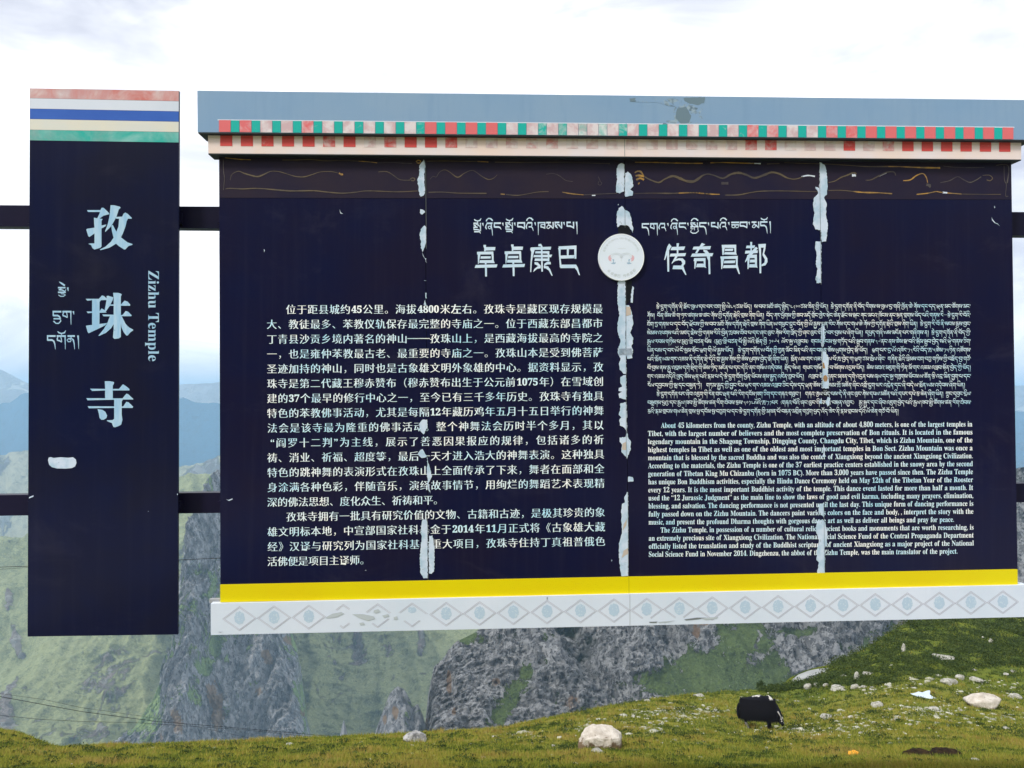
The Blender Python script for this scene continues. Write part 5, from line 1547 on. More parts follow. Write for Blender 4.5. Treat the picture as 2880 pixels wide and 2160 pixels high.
def rock(name, px, py, w, h, label, cat='rock', group=None, mat='stone', seed=1, sub_=3, sink=.32, **kw):
    """PX, PY: middle of its foot; W, H: how large it shows, in the same picture units"""
    g = ground_at(px, py)
    s = g[1] / F
    V, Fc = rock_shape(seed, sub_, 1.0, **kw)
    V = V * np.array([w * s / 2 / .85, w * s / 2 * .8 / .85, h * s / 1.35])
    V[:, 2] += h * s * sink * .8
    me = mesh_np(name, V, Fc, smooth=False)
    me.materials.append(M[mat])
    o = bpy.data.objects.new(name, me)
    o.location = tuple(g)
    o.rotation_euler = (0, 0, (seed * 1.7) % .8 - .4)
    col.objects.link(o)
    tag(o, label, cat, group)
    return o


# the three large boulders, the first modelled by its outline
def big_boulder():
    g = ground_at(1694, 2104)
    s = g[1] / F
    V, Fc = ICO[5]
    V = V.copy()
    for n, kk in (((1, -.15, .05), .74), ((-.9, -.25, .35), .80), ((.12, -.25, 1), .52), ((-.55, -.2, .85), .66), ((.62, -.1, .75), .72), ((0, -1, .12), .62), ((.55, -.85, .1), .70), ((-.6, -.75, .05), .72), ((-.2, -.8, -.6), .62)):
        n = np.array(n) / np.linalg.norm(n)
        V -= np.maximum(V @ n - kk, 0)[:, None] * n * .95
    V2 = V * np.array([67 * s, 40 * s, 50 * s])
    V2 += V * (fbm(V * 2.3, 5) * 7 * s + ridged(V * 3.5, 4) * 3.5 * s)[:, None]
    V2[:, 2] += 16 * s
    me = mesh_np('boulder', V2, Fc)
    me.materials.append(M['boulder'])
    o = bpy.data.objects.new('boulder', me)
    o.location = tuple(g)
    col.objects.link(o)
    tag(o, 'large cream boulder with brown stained underside, biggest rock in the meadow', 'boulder')


big_boulder()
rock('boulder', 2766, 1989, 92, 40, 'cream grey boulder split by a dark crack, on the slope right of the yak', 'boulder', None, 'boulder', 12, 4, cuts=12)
rock('boulder', 1169, 2085, 56, 26, 'mottled grey and white boulder on the grass edge left of the large cream boulder', 'boulder', None, 'greyrock', 23, 4, cuts=6, rough=.25)
SH = 'small pale stone lying in the short meadow grass'
GP = 'small pale stones scattered over the meadow'
stones = [
    (1681, 2121, 38, 14, 'small flat whitish stone in the grass just in front of the large cream boulder', None),
    (2273, 1937, 22, 14, 'rounded white rock at the foot of the shrubby hill, leftmost of three in a row', 'row of three white rocks at the hill foot'),
    (2300, 1933, 22, 14, 'rounded white rock, middle one of three in a row at the hill foot', 'row of three white rocks at the hill foot'),
    (2323, 1932, 19, 9, 'low white rock, rightmost of three in a row at the hill foot', 'row of three white rocks at the hill foot'),
    (2356, 1939, 46, 9, 'long low whitish slab lying where the shrubby hill meets the meadow', None),
    (2404, 1938, 22, 15, 'white rock below the pale outcrop on the shrubby hill', None),
    (2410, 1916, 14, 26, 'upright pale outcrop standing out of the dark shrubs on the hill', None),
    (2442, 1898, 36, 9, 'flat pale ledge topping the outcrop on the shrubby hill', None),
    (2668, 1922, 46, 15, 'low whitish rock ledge on the slope above the cream boulder on the right', None),
    (2702, 1912, 24, 13, 'white rock behind the low ledge on the right slope', None),
    (2748, 1916, 34, 9, 'flat white rock straight above the cream boulder on the right', None),
    (2854, 1963, 34, 11, 'low white rock right of the cream grey cracked boulder', None),
    (2650, 1856, 66, 12, 'long flat pale rock high among the shrubs of the hill', None),
    (2541, 1832, 10, 22, 'narrow upright pale rock high on the shrubby hill', None),
    (2765, 1796, 8, 8, 'tiny white stone near the top of the shrubby hill', None),
    (2787, 1810, 12, 14, 'small bluish white stone near the top right of the shrubby hill', None),
    (2467, 1988, 32, 16, 'broken whitish stone in the grass between the yak and the cream boulder', None),
    (2330, 2020, 38, 13, 'flat whitish stone patch in the grass right of the yak', None),
    (2743, 2142, 28, 9, 'pale flat stone at the lower right beside the dark earth mound', None),
    (1967, 1959, 28, 7, 'thin pale slab on the meadow rim left of the yak', None),
]
for i, (x, y, w, h, lb, gp) in enumerate(stones):
    rock('rock', x, y, w, h, lb, 'rock', gp, 'stone', 40 + i, 3, rough=.2)
small = [(2370, 1942, 10, 8), (2624, 1998, 30, 14), (2394, 2020, 18, 9), (2164, 2089, 11, 7), (2830, 2050, 20, 9), (2521, 2026, 18, 10), (1792, 1964, 11, 7), (1821, 1973, 20, 6), (1842, 1963, 11, 6), (1876, 1957, 20, 5),
         (1618, 2150, 20, 6), (1390, 2074, 15, 6), (1557, 2099, 10, 7), (813, 2095, 24, 5), (1043, 2139, 10, 7), (1016, 2089, 10, 4), (426, 2139, 13, 5), (542, 2131, 11, 4), (202, 2152, 9, 5), (430, 2105, 10, 4),
         (415, 2110, 7, 5), (285, 2136, 7, 4), (588, 2143, 9, 4), (1781, 2017, 12, 8), (1850, 2012, 10, 6), (1905, 2003, 12, 6), (1930, 2034, 14, 7), (1955, 2020, 10, 5), (1860, 2040, 13, 8), (1825, 2050, 12, 7), (1830, 2036, 16, 6),
         (2012, 2000, 12, 7), (1990, 1995, 14, 6), (2420, 2063, 14, 5), (2300, 2046, 16, 6), (2282, 2063, 10, 6), (2356, 2056, 12, 6), (2560, 2040, 13, 6), (2676, 2030, 12, 6), (2505, 1998, 12, 5), (2446, 2030, 10, 7), (2700, 2000, 12, 6), (2590, 1926, 12, 5), (2500, 1930, 16, 5), (2455, 1935, 14, 6), (2430, 1933, 18, 7), (2850, 1890, 20, 7), (2830, 1898, 16, 6), (2740, 1885, 16, 5)]
protos, pebble = [], []
for k in range(8):
    V, Fc = rock_shape(100 + k, 2, .8, rough=.25)
    me = mesh_np('stone', V, Fc)
    me.materials.append(M['stone'])
    protos.append(me)
for i, (x, y, w, h) in enumerate(small):
    g = ground_at(x, y)
    s = g[1] / F
    o = bpy.data.objects.new('stone', protos[i % 8])
    o.location = (g[0], g[1], g[2] + h * s * .22)
    o.scale = (w * s * .58, w * s * .5, h * s * .75)
    o.rotation_euler = (0, 0, rnd.uniform(-.6, .6))
    col.objects.link(o)
    o['px'] = (x, y)
    tag(o, SH, 'stone', GP)
    pebble.append((o, x, y))


LM = [('the yak', 2145, 2030), ('the large cream boulder', 1694, 2080), ('the mottled boulder', 1169, 2075), ('the cracked cream boulder', 2766, 1975), ('the dark earth mounds', 2625, 2127),
      ('the orange scrap', 2400, 2122), ('the bluish white sheet', 2597, 1957), ('the foot of the pale road', 2250, 1925), ('the grass below the narrow board', 290, 2120), ('the grass below the white board end', 640, 2120)]
fam = {}
for o, x, y in pebble:
    del o['px']
    dist, k = min((math.hypot(x - a, (y - b2) * 1.6), i) for i, (_, a, b2) in enumerate(LM))
    nm, a, b2 = LM[k]
    v_ = '' if abs(y - b2) < 14 else ('upper ' if y < b2 else 'lower ')
    h_ = '' if abs(x - a) < 22 else ('left' if x < a else 'right')
    where = (v_ + h_).strip() or 'front'
    where = {'upper': 'rear', 'lower': 'near'}.get(where, where)
    fam.setdefault((nm, where), []).append((dist, o))
ORD = ['nearest', 'second nearest', 'third nearest', 'fourth nearest', 'fifth nearest', 'sixth nearest', 'seventh nearest', 'eighth nearest', 'ninth nearest', 'tenth nearest', 'eleventh nearest', 'twelfth nearest']
for (nm, where), lst in fam.items():
    for j, (_, o) in enumerate(sorted(lst, key=lambda q: q[0])):
        o['label'] = 'small pale stone on the %s side of %s%s' % (where, nm, (', %s' % ORD[min(j, 11)]) if len(lst) > 1 else '')


# many tiny stones, beyond counting
def scatter(cx, cy, sx, sy, n):
    return [(nr.normal(cx, sx), nr.normal(cy, sy)) for _ in range(n)]


def ground_fast(px, py):
    """ground points for arrays of picture points, by a table of depth against picture row"""
    px, py = np.asarray(px, float), np.asarray(py, float)
    ds = 11.5 * (130 / 11.5) ** np.linspace(0, 1, 360)
    out = np.zeros(len(px))
    for c0 in range(0, len(px), 4000):
        pp, yy = px[c0:c0 + 4000], py[c0:c0 + 4000]
        tb = tan_of(pp[:, None], ds[None])
        rows = 1106 + tb * F
        ok = rows < yy[:, None]
        out[c0:c0 + 4000] = ds[np.argmax(ok, 1)]
    bad = out <= ds[0]
    dcs = np.interp(px, CXP, CDD)
    out = np.where(bad, dcs * .95, np.minimum(out, dcs * .995))
    x = (px - 1440) / F * out
    return np.stack([x, out, GZ(x, out)], -1)


pts = []
for a in ((1480, 2062, 60, 8, 150), (1640, 2045, 35, 9, 110), (1720, 2022, 25, 6, 50), (1850, 2000, 60, 10, 170), (1930, 2012, 60, 16, 220), (1820, 2045, 30, 8, 110), (1880, 1985, 60, 6, 60),
          (2000, 1998, 25, 6, 60), (2230, 2048, 45, 7, 150), (2330, 2050, 120, 10, 190), (2330, 2012, 25, 6, 60), (2440, 2030, 110, 18, 220), (2610, 1995, 45, 12, 190), (2520, 2010, 100, 15, 130), (2720, 2010, 80, 18, 150),
          (2800, 1935, 60, 12, 90), (2460, 1938, 60, 6, 80), (2600, 1920, 120, 10, 80), (2850, 2000, 40, 30, 60), (2100, 2060, 120, 20, 60), (1300, 2090, 150, 20, 60), (2080, 1965, 80, 10, 30), (700, 2110, 400, 20, 40), (2000, 2090, 300, 20, 50), (2450, 1900, 200, 30, 60), (2250, 1965, 60, 10, 40)):
    pts += scatter(*a[:4], int(a[4] * .62))
pts = np.array(pts)
G3 = ground_fast(pts[:, 0], pts[:, 1])
V0, F0 = ICO[1]
Vs, Fs = [], []
for i, g in enumerate(G3):
    s = g[1] / F
    w = nr.gamma(2.2, 1.25) * s + .8 * s
    V = V0 * nr.uniform(.6, 1.15, (len(V0), 1)) * np.array([w * nr.uniform(.8, 1.7), w, w * nr.uniform(.35, .6)])
    V = V + g + np.array([0, 0, w * .1])
    Vs.append(V)
    Fs.append(F0 + i * len(V0))
me = mesh_np('gravel', np.vstack(Vs), np.vstack(Fs))
m, t, b = bsdf_mat('gravel_stone', (.55, .55, .48, 1), .9, .1)
c = mixrgb(t, ramp(t, noise(t, pos(t), .9, 5, .7), .40, .60), (.50, .49, .40, 1), (.27, .27, .19, 1))
t.links.new(c, b.inputs['Base Color'])
tag(link('gravel', me, None, m), 'scattered pale gravel and tiny stones strewn through the meadow grass', 'gravel', kind='stuff')

# ------------------------------------------------------------------ grass
NT = 62000
gx = nr.uniform(-200, 3080, NT * 2)
lo, hi = math.log(10.8), math.log(115)
gd = np.exp(lo + (hi - lo) * nr.random(NT * 2) ** 1.25)
keep = gd < np.interp(gx, CXP, CDD) * 1.02
gx, gd = gx[keep][:NT], gd[keep][:NT]
X0 = (gx - 1440) / F * gd
Zg = GZ(X0, gd)
n = len(X0)
patchn = fbm(np.stack([X0, gd, X0 * 0], -1) / 3.0, 4)
hillw = np.clip((gx - 1750) / 500, 0, 1) * np.clip((gd - 50 - (2880 - gx) * .012) / 14, 0, 1)
B = 7
hgt = (.06 + .10 * np.clip(patchn + .4, 0, 1)) * (gd / 20) ** .55
ang = nr.uniform(0, 2 * math.pi, (n, B))
rad = nr.uniform(0, .10, (n, B)) * (gd[:, None] / 20) ** .6
bx = X0[:, None] + np.cos(ang) * rad
by = gd[:, None] + np.sin(ang) * rad
hh = hgt[:, None] * nr.uniform(.5, 1.35, (n, B))
lean = nr.normal(0, .35, (n, B, 2)) * hh[..., None]
wd = .0045 * (gd[:, None] / 12) * nr.uniform(.7, 1.4, (n, B))
oa = nr.uniform(-.6, .6, (n, B))
z0 = Zg[:, None] - .02
a = np.stack([bx - wd * np.cos(oa), by - wd * np.sin(oa), z0 + 0 * bx], -1)
b_ = np.stack([bx + wd * np.cos(oa), by + wd * np.sin(oa), z0 + 0 * bx], -1)
c_ = np.stack([bx + lean[..., 0], by + lean[..., 1], z0 + hh], -1)
V = np.stack([a, b_, c_], 2).reshape(-1, 3)
Fc = np.arange(len(V)).reshape(-1, 3)
me = mesh_np('grass', V, Fc)
tone = np.repeat((patchn[:, None] * 1.3 + nr.normal(0, .22, (n, B)) + .42 - hillw[:, None] * .35).reshape(-1), 3)
attr(me, 'tone', tone)
m, t, b = bsdf_mat('grass_blade', (.1, .12, .03, 1), .8, .1)
at_ = N(t, 'ShaderNodeAttribute', attribute_name='tone')
r_ = N(t, 'ShaderNodeValToRGB')
els = r_.color_ramp.elements
els[0].position, els[0].color = 0.0, (.045, .070, .014, 1)
els[1].position, els[1].color = 1.0, (.30, .22, .065, 1)
q = els.new(.35); q.color = (.150, .190, .026, 1)
q = els.new(.65); q.color = (.28, .27, .040, 1)
t.links.new(at_.outputs['Fac'], r_.inputs['Fac'])
t.links.new(r_.outputs['Color'], b.inputs['Base Color'])
tag(link('grass', me, None, m), 'short olive and yellow meadow grass covering the slope below the boards', 'grass', kind='stuff')

# low dark shrubs
cl = []
for _ in range(620):
    px = nr.uniform(-100, 2980)
    cyy = np.interp(px, CXP, CYP)
    cl.append((px, nr.uniform(cyy + 4, 2175), nr.uniform(10, 34), nr.uniform(.22, .38)))
for _ in range(900):
    px = nr.uniform(2150, 2980)
    cyy = np.interp(px, CXP, CYP)
    low = np.interp(px, [2150, 2300, 2440, 2880, 3000], [1945, 1935, 1935, 1870, 1860])
    if cyy < low: cl.append((px, nr.uniform(cyy + 2, low), nr.uniform(14, 38), nr.uniform(.35, .6)))
for px, py, w in ((4, 2054, 9), (14, 2056, 7), (24, 2058, 8), (40, 2062, 6), (47, 2064, 9), (72, 2070, 5), (78, 2073, 5), (205, 2096, 12), (215, 2098, 10), (2120, 2080, 26), (2160, 2075, 20), (2230, 2072, 24), (2275, 2078, 20), (2145, 2068, 22), (2190, 2080, 20), (1900, 2065, 30), (1930, 2070, 24), (1590, 2088, 30), (1610, 2092, 24), (1780, 2075, 26), (2830, 2050, 36), (2860, 2060, 30), (730, 2100, 26), (760, 2105, 24), (1240, 2085, 18), (120, 2076, 4), (2440, 2060, 22), (2480, 2066, 22)):
    cl.append((px, py + 6, w, .7))
cl = np.array(cl)
G3 = ground_fast(cl[:, 0], cl[:, 1])
NL = 120
nC = len(cl)
s = (G3[:, 1] / F)[:, None]
u = nr.normal(0, 1, (nC, NL, 3))
u /= np.linalg.norm(u, axis=2)[..., None]
rr = nr.random((nC, NL)) ** .45
W = cl[:, 2:3] * s
Px = G3[:, 0:1] + u[..., 0] * rr * W
Py = G3[:, 1:2] + u[..., 1] * rr * W * .9
Pz = G3[:, 2:3] + np.abs(u[..., 2]) * rr * W * cl[:, 3:4] + .02
C3 = np.stack([Px, Py, Pz], -1)
ls = 2.3 * s * nr.uniform(.7, 1.5, (nC, NL)) + .004
d1 = nr.normal(0, 1, (nC, NL, 3))
d1 /= np.linalg.norm(d1, axis=2)[..., None]
d2 = nr.normal(0, 1, (nC, NL, 3))
d2 /= np.linalg.norm(d2, axis=2)[..., None]
V = np.stack([C3 - d1 * ls[..., None], C3 + d2 * ls[..., None], C3 + d1 * ls[..., None]], 2).reshape(-1, 3)
me = mesh_np('shrubs', V, np.arange(len(V)).reshape(-1, 3))
attr(me, 'tone', np.repeat(nr.normal(.5, .25, (nC, NL)).reshape(-1) + np.repeat(nr.normal(0, .22, nC), NL), 3))
m, t, b = bsdf_mat('shrub_leaf', (.04, .06, .02, 1), .8, .1)
at_ = N(t, 'ShaderNodeAttribute', attribute_name='tone')
c = mixrgb(t, ramp(t, at_.outputs['Fac'], 0, 1), (.022, .040, .010, 1), (.070, .095, .022, 1))
t.links.new(c, b.inputs['Base Color'])
tag(link('shrubs', me, None, m), 'low dark green shrubs dotting the meadow and covering the hill on the right', 'shrubs', kind='stuff')
M['leaf'] = m


def bush(px, py, w, h, label, d=None):
    g = ground_at(px, py) if d is None else at(px, py, d)
    s = g[1] / F
    nL = 900
    u = nr.normal(0, 1, (nL, 3))
    u /= np.linalg.norm(u, axis=1)[:, None]
    r = nr.random(nL) ** .4 * (1 + .35 * fbm(u * 1.6 + px, 3))
    C = u * r[:, None] * np.array([w * s / 2, w * s / 2, h * s / 2]) + np.array([0, 0, h * s * .42])
    l = 1.5 * s * nr.uniform(.8, 1.6, nL)
    a1 = nr.normal(0, 1, (nL, 3)); a1 /= np.linalg.norm(a1, axis=1)[:, None]
    a2 = nr.normal(0, 1, (nL, 3)); a2 /= np.linalg.norm(a2, axis=1)[:, None]
    V = np.stack([C - a1 * l[:, None], C + a2 * l[:, None], C + a1 * l[:, None]], 1).reshape(-1, 3)
    root = empty('bush', tuple(g))
    tag(root, label, 'bush')
    me = mesh_np('crown', V, np.arange(len(V)).reshape(-1, 3))
    attr(me, 'tone', np.repeat(nr.normal(.2, .2, nL), 3))
    o = bpy.data.objects.new('crown', me)
    me.materials.append(M['leaf'])
    col.objects.link(o)
    o.parent = root
    # stems
    sv, sf = [], []
    for k in range(6):
        a = k * 1.05
        tip = np.array([math.cos(a) * w * s * .25, math.sin(a) * w * s * .25, h * s * .6])
        q0 = np.array([math.cos(a), math.sin(a), 0]) * w * s * .04
        rr_ = w * s * .015
        i0 = len(sv)
        for j in range(4):
            b2 = j * math.pi / 2
            sv.append(q0 + np.array([math.cos(b2), math.sin(b2), 0]) * rr_ + np.array([0, 0, -.2]))
        sv.append(tip)
        sf += [(i0 + j, i0 + (j + 1) % 4, i0 + 4) for j in range(4)]
    o2 = bpy.data.objects.new('stem', mesh('stem', sv, sf))
    o2.data.materials.append(bsdf_mat('bark', (.06, .045, .03, 1))[0])
    col.objects.link(o2)
    o2.parent = root


bush(2140, 1944, 27, 34, 'round dark bush on the meadow rim left of the pale road', 86)
bush(2168, 1943, 22, 22, 'smaller dark green bush right of the round dark bush by the road', 88)
bush(2190, 1938, 18, 16, 'smallest dark bush just left of the end of the pale road', 90)

# ------------------------------------------------------------------ pale concrete road behind the hill foot
rd = [((2196, 1946), (2206, 1946)), ((2210, 1930), (2228, 1932)), ((2222, 1915), (2250, 1922)), ((2246, 1897), (2262, 1912)), ((2274, 1886), (2282, 1901)), ((2300, 1881), (2312, 1893)), ((2338, 1878), (2338, 1891))]
V = []
for i, (a, b2) in enumerate(rd):
    V += [at(a[0], a[1], 101 + i * .9), at(b2[0], b2[1], 97.5 + i * .9)]
top = len(V)
V += [v - np.array([0, 0, .35]) for v in V]
fs = [[2 * i, 2 * i + 1, 2 * i + 3, 2 * i + 2] for i in range(len(rd) - 1)] + [[2 * i + 1, top + 2 * i + 1, top + 2 * i + 3, 2 * i + 3] for i in range(len(rd) - 1)]
o = link('road', mesh('road', V, fs), None, painted('road_concrete', (.36, .37, .36, 1), (.27, .28, .27, 1), .6, .9, .1))
tag(o, kind='structure')
# the slope that carries it
V, fs = [], []
prof = [(2080, 1985, 92), (2140, 1948, 95), (2190, 1934, 99), (2222, 1906, 103), (2262, 1886, 106), (2300, 1876, 108), (2345, 1868, 110), (2400, 1840, 114), (2500, 1790, 118)]
for px, py, d in prof:
    p0 = at(px, py, d)
    V += [p0 + np.array([0, 25, -22]), p0, p0 + np.array([0, -14, -8.5]), p0 + np.array([2, -24, -22])]
for i in range(len(prof) - 1):
    for j in range(3):
        fs.append([4 * i + j, 4 * i + j + 1, 4 * i + 4 + j + 1, 4 * i + 4 + j])
me = mesh('roadside_slope', V, fs)
attr(me, 'hill', np.ones(len(V)))
tag(link('roadside_slope', me, None, M['meadow']), kind='structure')

# ------------------------------------------------------------------ dark earth mound, orange scrap, blue white sheet
m, t, b = bsdf_mat('dark_earth', (.05, .035, .02, 1), .95, .05)
p = pos(t)
c = mixrgb(t, ramp(t, noise(t, p, 6, 7, .7), .4, .6), (.055, .036, .018, 1), (.020, .014, .010, 1))
t.links.new(c, b.inputs['Base Color'])
bump(t, b, noise(t, p, 14, 7, .8), 1, .08)
M['earth'] = m


def mound(px, py, w, h, label, seed):
    g = ground_at(px, py)
    s = g[1] / F
    V, Fc = ICO[4]
    V = V.copy()
    r = 1 + .28 * fbm(V * 2 + seed, 5) + .12 * ridged(V * 6 + seed, 3)
    V = V * r[:, None] * np.array([w * s / 2, w * s * .35, h * s * .75])
    me = mesh_np('earth_mound', V, Fc)
    me.materials.append(M['earth'])
    o = bpy.data.objects.new('earth_mound', me)
    o.location = tuple(g)
    col.objects.link(o)
    tag(o, label, 'earth mound')


mound(2585, 2128, 78, 24, 'dark brown heap of bare earth low in the grass, left one of two', 3)
mound(2665, 2126, 90, 20, 'dark brown grassy heap of bare earth, right one of two', 9)


def crumpled(name, px, py, w, h, label, cat, matc, seed):
    g = ground_at(px, py)
    s = g[1] / F
    nu = 9
    u, v = np.meshgrid(np.linspace(-1, 1, nu), np.linspace(-1, 1, nu))
    P = np.stack([u * w * s / 2 * (1 + .2 * np.sin(v * 3 + seed)), v * w * s * .35, 0 * u], -1)
    P[..., 2] = h * s * (.35 + .6 * fbm(P / (w * s * .3) + seed, 3)) * (1 - .5 * np.maximum(abs(u), abs(v)) ** 4)
    o0 = grid_mesh(name, P[..., 0], P[..., 1], P[..., 2], False)
    V = np.vstack([P.reshape(-1, 3), P.reshape(-1, 3) - np.array([0, 0, .006])])
    i = np.arange(nu - 1)[:, None] * nu + np.arange(nu - 1)[None]
    q = np.stack([i, i + 1, i + nu + 1, i + nu], -1).reshape(-1, 4)
    me = mesh_np(name, V, np.vstack([q, q[:, ::-1] + nu * nu]))
    bpy.data.meshes.remove(o0)
    me.materials.append(bsdf_mat(name + '_colour', matc, .5, .3)[0])
    o = bpy.data.objects.new(name, me)
    o.location = tuple(g + np.array([0, 0, .03]))
    o.rotation_euler = (R(14), R(-8), 0)
    col.objects.link(o)
    tag(o, label, cat)


crumpled('plastic_scrap', 2400, 2122, 26, 11, 'small orange scrap of litter lying in the grass at the bottom', 'litter', (.75, .33, .02, 1), 2)
crumpled('plastic_sheet', 2597, 1962, 46, 20, 'pale bluish white crumpled sheet lying on the slope above the stones', 'litter', (.50, .58, .68, 1), 5)

# ------------------------------------------------------------------ power cables
M['cable'] = bsdf_mat('black_cable', (.012, .014, .014, 1), .6, .2)[0]


def cable(pl, r, label):
    P = [at(x, y, d) for x, y, d in pl]
    pts = []
    for i in range(len(P) - 1):
        for k in range(6):
            pts.append(P[i] + (P[i + 1] - P[i]) * k / 6)
    pts.append(P[-1])
    n = len(pts)
    V, fs = [], []
    for i in range(n):
        d = pts[min(n - 1, i + 1)] - pts[max(0, i - 1)]
        d /= np.linalg.norm(d)
        up = np.array([0, 0, 1.0])
        s1 = np.cross(d, up); s1 /= np.linalg.norm(s1)
        s2 = np.cross(s1, d)
        for k in range(5):
            a = 2 * math.pi * k / 5
            V.append(pts[i] + (s1 * math.cos(a) + s2 * math.sin(a)) * r)
    for i in range(n - 1):
        fs += [(5 * i + k, 5 * i + (k + 1) % 5, 5 * i + 5 + (k + 1) % 5, 5 * i + 5 + k) for k in range(5)]
    o = link('power_cable', mesh('power_cable', V, fs), None, M['cable'])
    tag(o, label, 'cable', 'cables strung across the valley')


cable([(-900, 1640, 55), (-400, 1612, 55), (0, 1595, 55), (78, 1592.5, 55), (300, 1583, 56), (502, 1575, 57), (560, 1572, 57), (622, 1570, 57), (1200, 1560, 58), (1700, 1562, 60)], .022, 'black cable passing level behind both boards in the gap above the yellow strip')
cable([(-900, 1655, 56), (-400, 1618, 56), (0, 1601, 56), (78, 1596, 56), (200, 1590, 56), (400, 1586, 57), (502, 1577, 57)], .012, 'thin cable just under the level black one at the left edge')
cable([(-900, 1830, 70), (-300, 1915, 75), (0, 1959, 80), (228, 2001, 85), (440, 2029, 92), (651, 2046, 100), (900, 2068, 110), (1100, 2082, 118)], .030, 'black cable sloping down to the right below the narrow board, thickest of the low ones')
cable([(-900, 1800, 72), (-300, 1905, 77), (0, 1950.6, 82), (122, 1967, 84), (228, 1990, 88), (440, 2020, 95), (700, 2075, 105)], .016, 'faint cable just above the thickest sloping one at the lower left')
cable([(-900, 1950, 80), (-300, 1997, 84), (0, 2012, 88), (114, 2023, 90), (228, 2029, 93), (391, 2033, 97), (683, 2052, 105), (900, 2075, 112)], .022, 'lowest black cable, nearly level just over the grass at the lower left')

# ------------------------------------------------------------------ the yak
yg = ground_at(2141, 2052)
ys = yg[1] / F * 86 / 1.42            # so that it stands as tall as in the photograph
yak = empty('yak', tuple(yg))
yak.rotation_euler = (Matrix.Rotation(R(-14), 3, 'X') @ Matrix.Rotation(R(-20), 3, 'Z')).to_euler()
yak.scale = (.90, 1.04, 1.12)
tag(yak, 'black yak with a white patch on its back grazing in the meadow', 'yak')
J = [(-.80, 0, 1.00, .27), (-.60, 0, 1.04, .38), (-.12, 0, 1.00, .45), (.32, 0, 1.00, .46), (.46, 0, 1.10, .36), (.72, -.04, .86, .27), (.92, -.12, .62, .17), (1.03, -.20, .40, .125), (1.09, -.25, .20, .09)]
E_ = [(i, i + 1) for i in range(len(J) - 1)]
for sy in (-1, 1):
    b0 = len(J)
    J += [(.40, .20 * sy, .62, .17), (.42, .21 * sy, .34, .085), (.40 + .05 * sy, .21 * sy, .08, .065), (.44 + .05 * sy, .21 * sy, .02, .075)]
    E_ += [(3, b0), (b0, b0 + 1), (b0 + 1, b0 + 2), (b0 + 2, b0 + 3)]
    b0 = len(J)
    J += [(-.60, .20 * sy, .70, .22), (-.55, .21 * sy, .52, .13), (-.76, .21 * sy, .36, .07), (-.68 - .04 * sy, .21 * sy, .08, .06), (-.63 - .04 * sy, .21 * sy, .02, .075)]
    E_ += [(1, b0), (b0, b0 + 1), (b0 + 1, b0 + 2), (b0 + 2, b0 + 3), (b0 + 3, b0 + 4)]


def skin(name, J, E_, mat, parent, root=0, levels=2):
    me = bpy.data.meshes.new(name)
    me.from_pydata([tuple(ys * v for v in j[:3]) for j in J], E_, [])
    o = bpy.data.objects.new(name, me)
    col.objects.link(o)
    md = o.modifiers.new('skin', 'SKIN')
    md.branch_smoothing = .6
    for i, j in enumerate(J):
        sv_ = me.skin_vertices[0].data[i]
        sv_.radius = (j[3] * ys, j[3] * ys)
        sv_.use_root = (i == root)
    sb = o.modifiers.new('sub', 'SUBSURF')
    sb.levels = sb.render_levels = levels
    dg = bpy.context.evaluated_depsgraph_get()
    me2 = bpy.data.meshes.new_from_object(o.evaluated_get(dg))
    me2.name = name
    o.modifiers.clear()
    o.data = me2
    bpy.data.meshes.remove(me)
    me2.materials.clear()
    me2.materials.append(mat)
    me2.polygons.foreach_set('use_smooth', [True] * len(me2.polygons))
    o.parent = parent
    return o


m, t, b = bsdf_mat('yak_coat', (.006, .006, .009, 1), .85, .12)
tcx = N(t, 'ShaderNodeTexCoord')
sx_ = N(t, 'ShaderNodeSeparateXYZ')
t.links.new(tcx.outputs['Object'], sx_.inputs[0])
nz = noise(t, tcx.outputs['Object'], 5.0 / ys, 4, .7)
X_, Y_, Z_ = sx_.outputs[0], sx_.outputs[1], sx_.outputs[2]


def band(v, a, b2, soft=.03):
    lo_ = ramp(t, math1(t, 'MULTIPLY_ADD', v, 1 / (b2 - a), -a / (b2 - a)), -.0001 + 0, .0001 + .02)
    hi_ = ramp(t, math1(t, 'MULTIPLY_ADD', v, -1 / (b2 - a), b2 / (b2 - a)), -.0001 + 0, .0001 + .02)
    return math1(t, 'MULTIPLY', lo_, hi_)


zz = math1(t, 'MULTIPLY_ADD', nz, .26 * ys, math1(t, 'ADD', Z_, -.05 * ys))
X_ = math1(t, 'MULTIPLY_ADD', noise(t, tcx.outputs['Object'], 9.0 / ys, 3, .7), .34 * ys, math1(t, 'ADD', X_, -.17 * ys))
w1 = math1(t, 'MULTIPLY', band(X_, -.74 * ys, .10 * ys), band(zz, 1.35 * ys, 3 * ys))
w2 = math1(t, 'MULTIPLY', band(X_, .50 * ys, .70 * ys), band(zz, 1.24 * ys, 3 * ys))
w3 = math1(t, 'MULTIPLY', math1(t, 'MULTIPLY', band(X_, 1.02 * ys, 1.3 * ys), band(zz, .38 * ys, .64 * ys)), math1(t, 'GREATER_THAN', nz, .46))
w4 = math1(t, 'MULTIPLY', band(zz, .0, .34 * ys), math1(t, 'LESS_THAN', X_, -.3 * ys))
wsum = math1(t, 'ADD', math1(t, 'ADD', w1, w2), math1(t, 'ADD', w3, math1(t, 'MULTIPLY', w4, .25)), clamp=True)
c = mixrgb(t, wsum, (.006, .006, .010, 1), (.58, .56, .52, 1))
t.links.new(c, b.inputs['Base Color'])
bump(t, b, noise(t, tcx.outputs['Object'], 14 / ys, 5, .7), .6, .04)
M['coat'] = m
body = skin('body', J, E_, M['coat'], yak, 1)
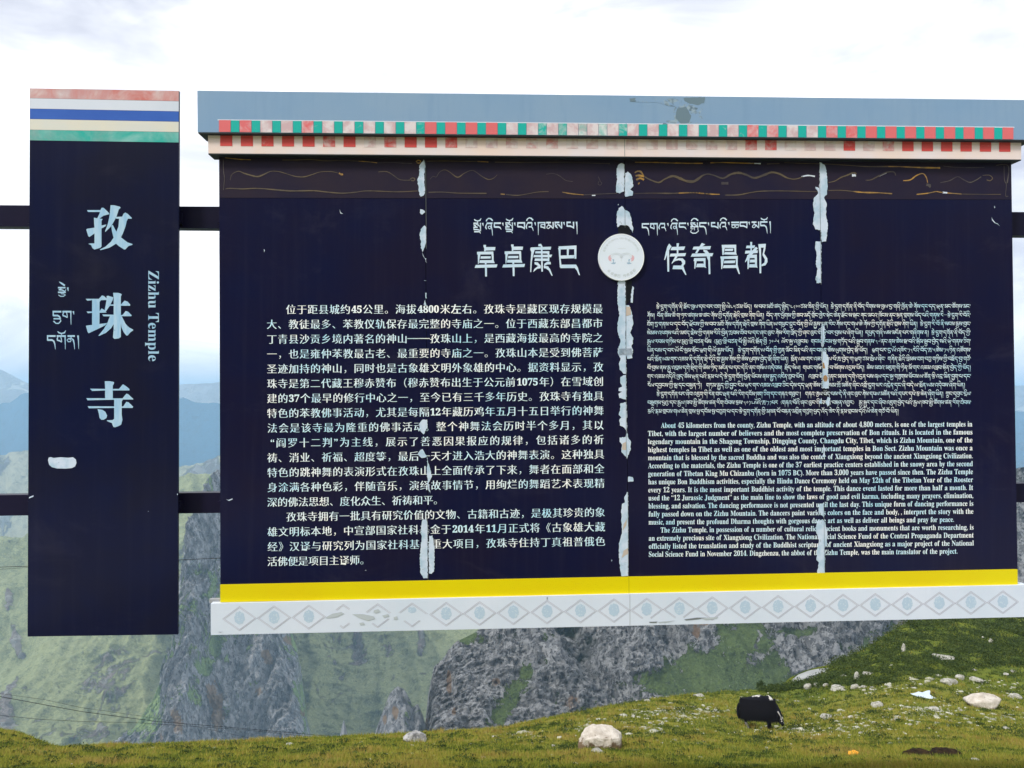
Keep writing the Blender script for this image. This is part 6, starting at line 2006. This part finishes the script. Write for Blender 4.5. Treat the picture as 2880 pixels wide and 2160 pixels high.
# long hair hanging from flanks, chest and hindquarters
hv, hf = [], []
nH = 8000
for k in range(nH):
    x = rnd.uniform(-.95, .80)
    side = rnd.choice((-1, 1))
    hw = .44 * math.sqrt(max(.08, 1 - ((x + .05) / 1.05) ** 2))
    top = rnd.uniform(.55, 1.18)
    yy = side * hw * math.sqrt(max(.05, 1 - ((top - .98) / .62) ** 2)) * 1.02
    L = rnd.uniform(.18, .42)
    low = .28 if -.52 < x < .30 else .22
    if x < -.5: low = .28
    z1 = max(low + rnd.uniform(0, .07), top - L)
    p0 = np.array([x, yy, top])
    p0[1] += side * rnd.uniform(0, .03)
    p1 = np.array([x + rnd.uniform(-.07, .05), yy * rnd.uniform(.92, 1.05), z1])
    w = .016
    i0 = len(hv)
    hv += [(p0 + np.array([-w, 0, 0])) * ys, (p0 + np.array([w, 0, 0])) * ys, p1 * ys]
    hf.append((i0, i0 + 1, i0 + 2))
for k in range(700):      # neck, throat and rump hair
    a = rnd.random()
    c0 = np.array([lerp(.62, .95, a), lerp(0, -.12, a), lerp(.72, .52, a)])
    p0 = c0 + np.array([rnd.uniform(-.08, .08), rnd.uniform(-.2, .2), rnd.uniform(-.1, .1)])
    i0 = len(hv)
    hv += [(p0 + np.array([-.014, 0, 0])) * ys, (p0 + np.array([.014, 0, 0])) * ys, (p0 + np.array([rnd.uniform(-.04, .02), 0, -rnd.uniform(.12, .24)])) * ys]
    hf.append((i0, i0 + 1, i0 + 2))
co = bpy.data.objects.new('coat', mesh('coat', hv, hf))
co.data.materials.append(bsdf_mat('black_long_hair', (.006, .006, .010, 1), .8, .15)[0])
col.objects.link(co)
co.parent = yak
skin('tail', [(-.98, 0, .98, .07), (-1.07, .02, .80, .08), (-1.08, .03, .55, .11), (-1.05, .03, .34, .04)], [(0, 1), (1, 2), (2, 3)], M['coat'], yak, 0)
hm = bsdf_mat('yak_horn', (.33, .32, .30, 1), .45, .4)[0]
for sy in (-1, 1):
    skin('horn', [(.90, -.12 + .10 * sy, .72, .040), (.90, -.12 + .24 * sy, .76, .036), (.96, -.12 + .33 * sy, .68, .028), (1.04, -.12 + .32 * sy, .56, .018), (1.08, -.12 + .27 * sy, .50, .008)], [(0, 1), (1, 2), (2, 3), (3, 4)], hm, yak, 0, 1)
    skin('ear', [(.86, -.12 + .12 * sy, .62, .030), (.85, -.12 + .22 * sy, .59, .045), (.84, -.12 + .30 * sy, .55, .015)], [(0, 1), (1, 2)], M['coat'], yak, 0, 1)
skin('nose', [(1.09, -.25, .20, .062), (1.115, -.265, .14, .05)], [(0, 1)], bsdf_mat('dark_muzzle', (.012, .010, .010, 1), .5, .3)[0], yak, 0, 1)
print('all built', round(time.time() - T0, 1))
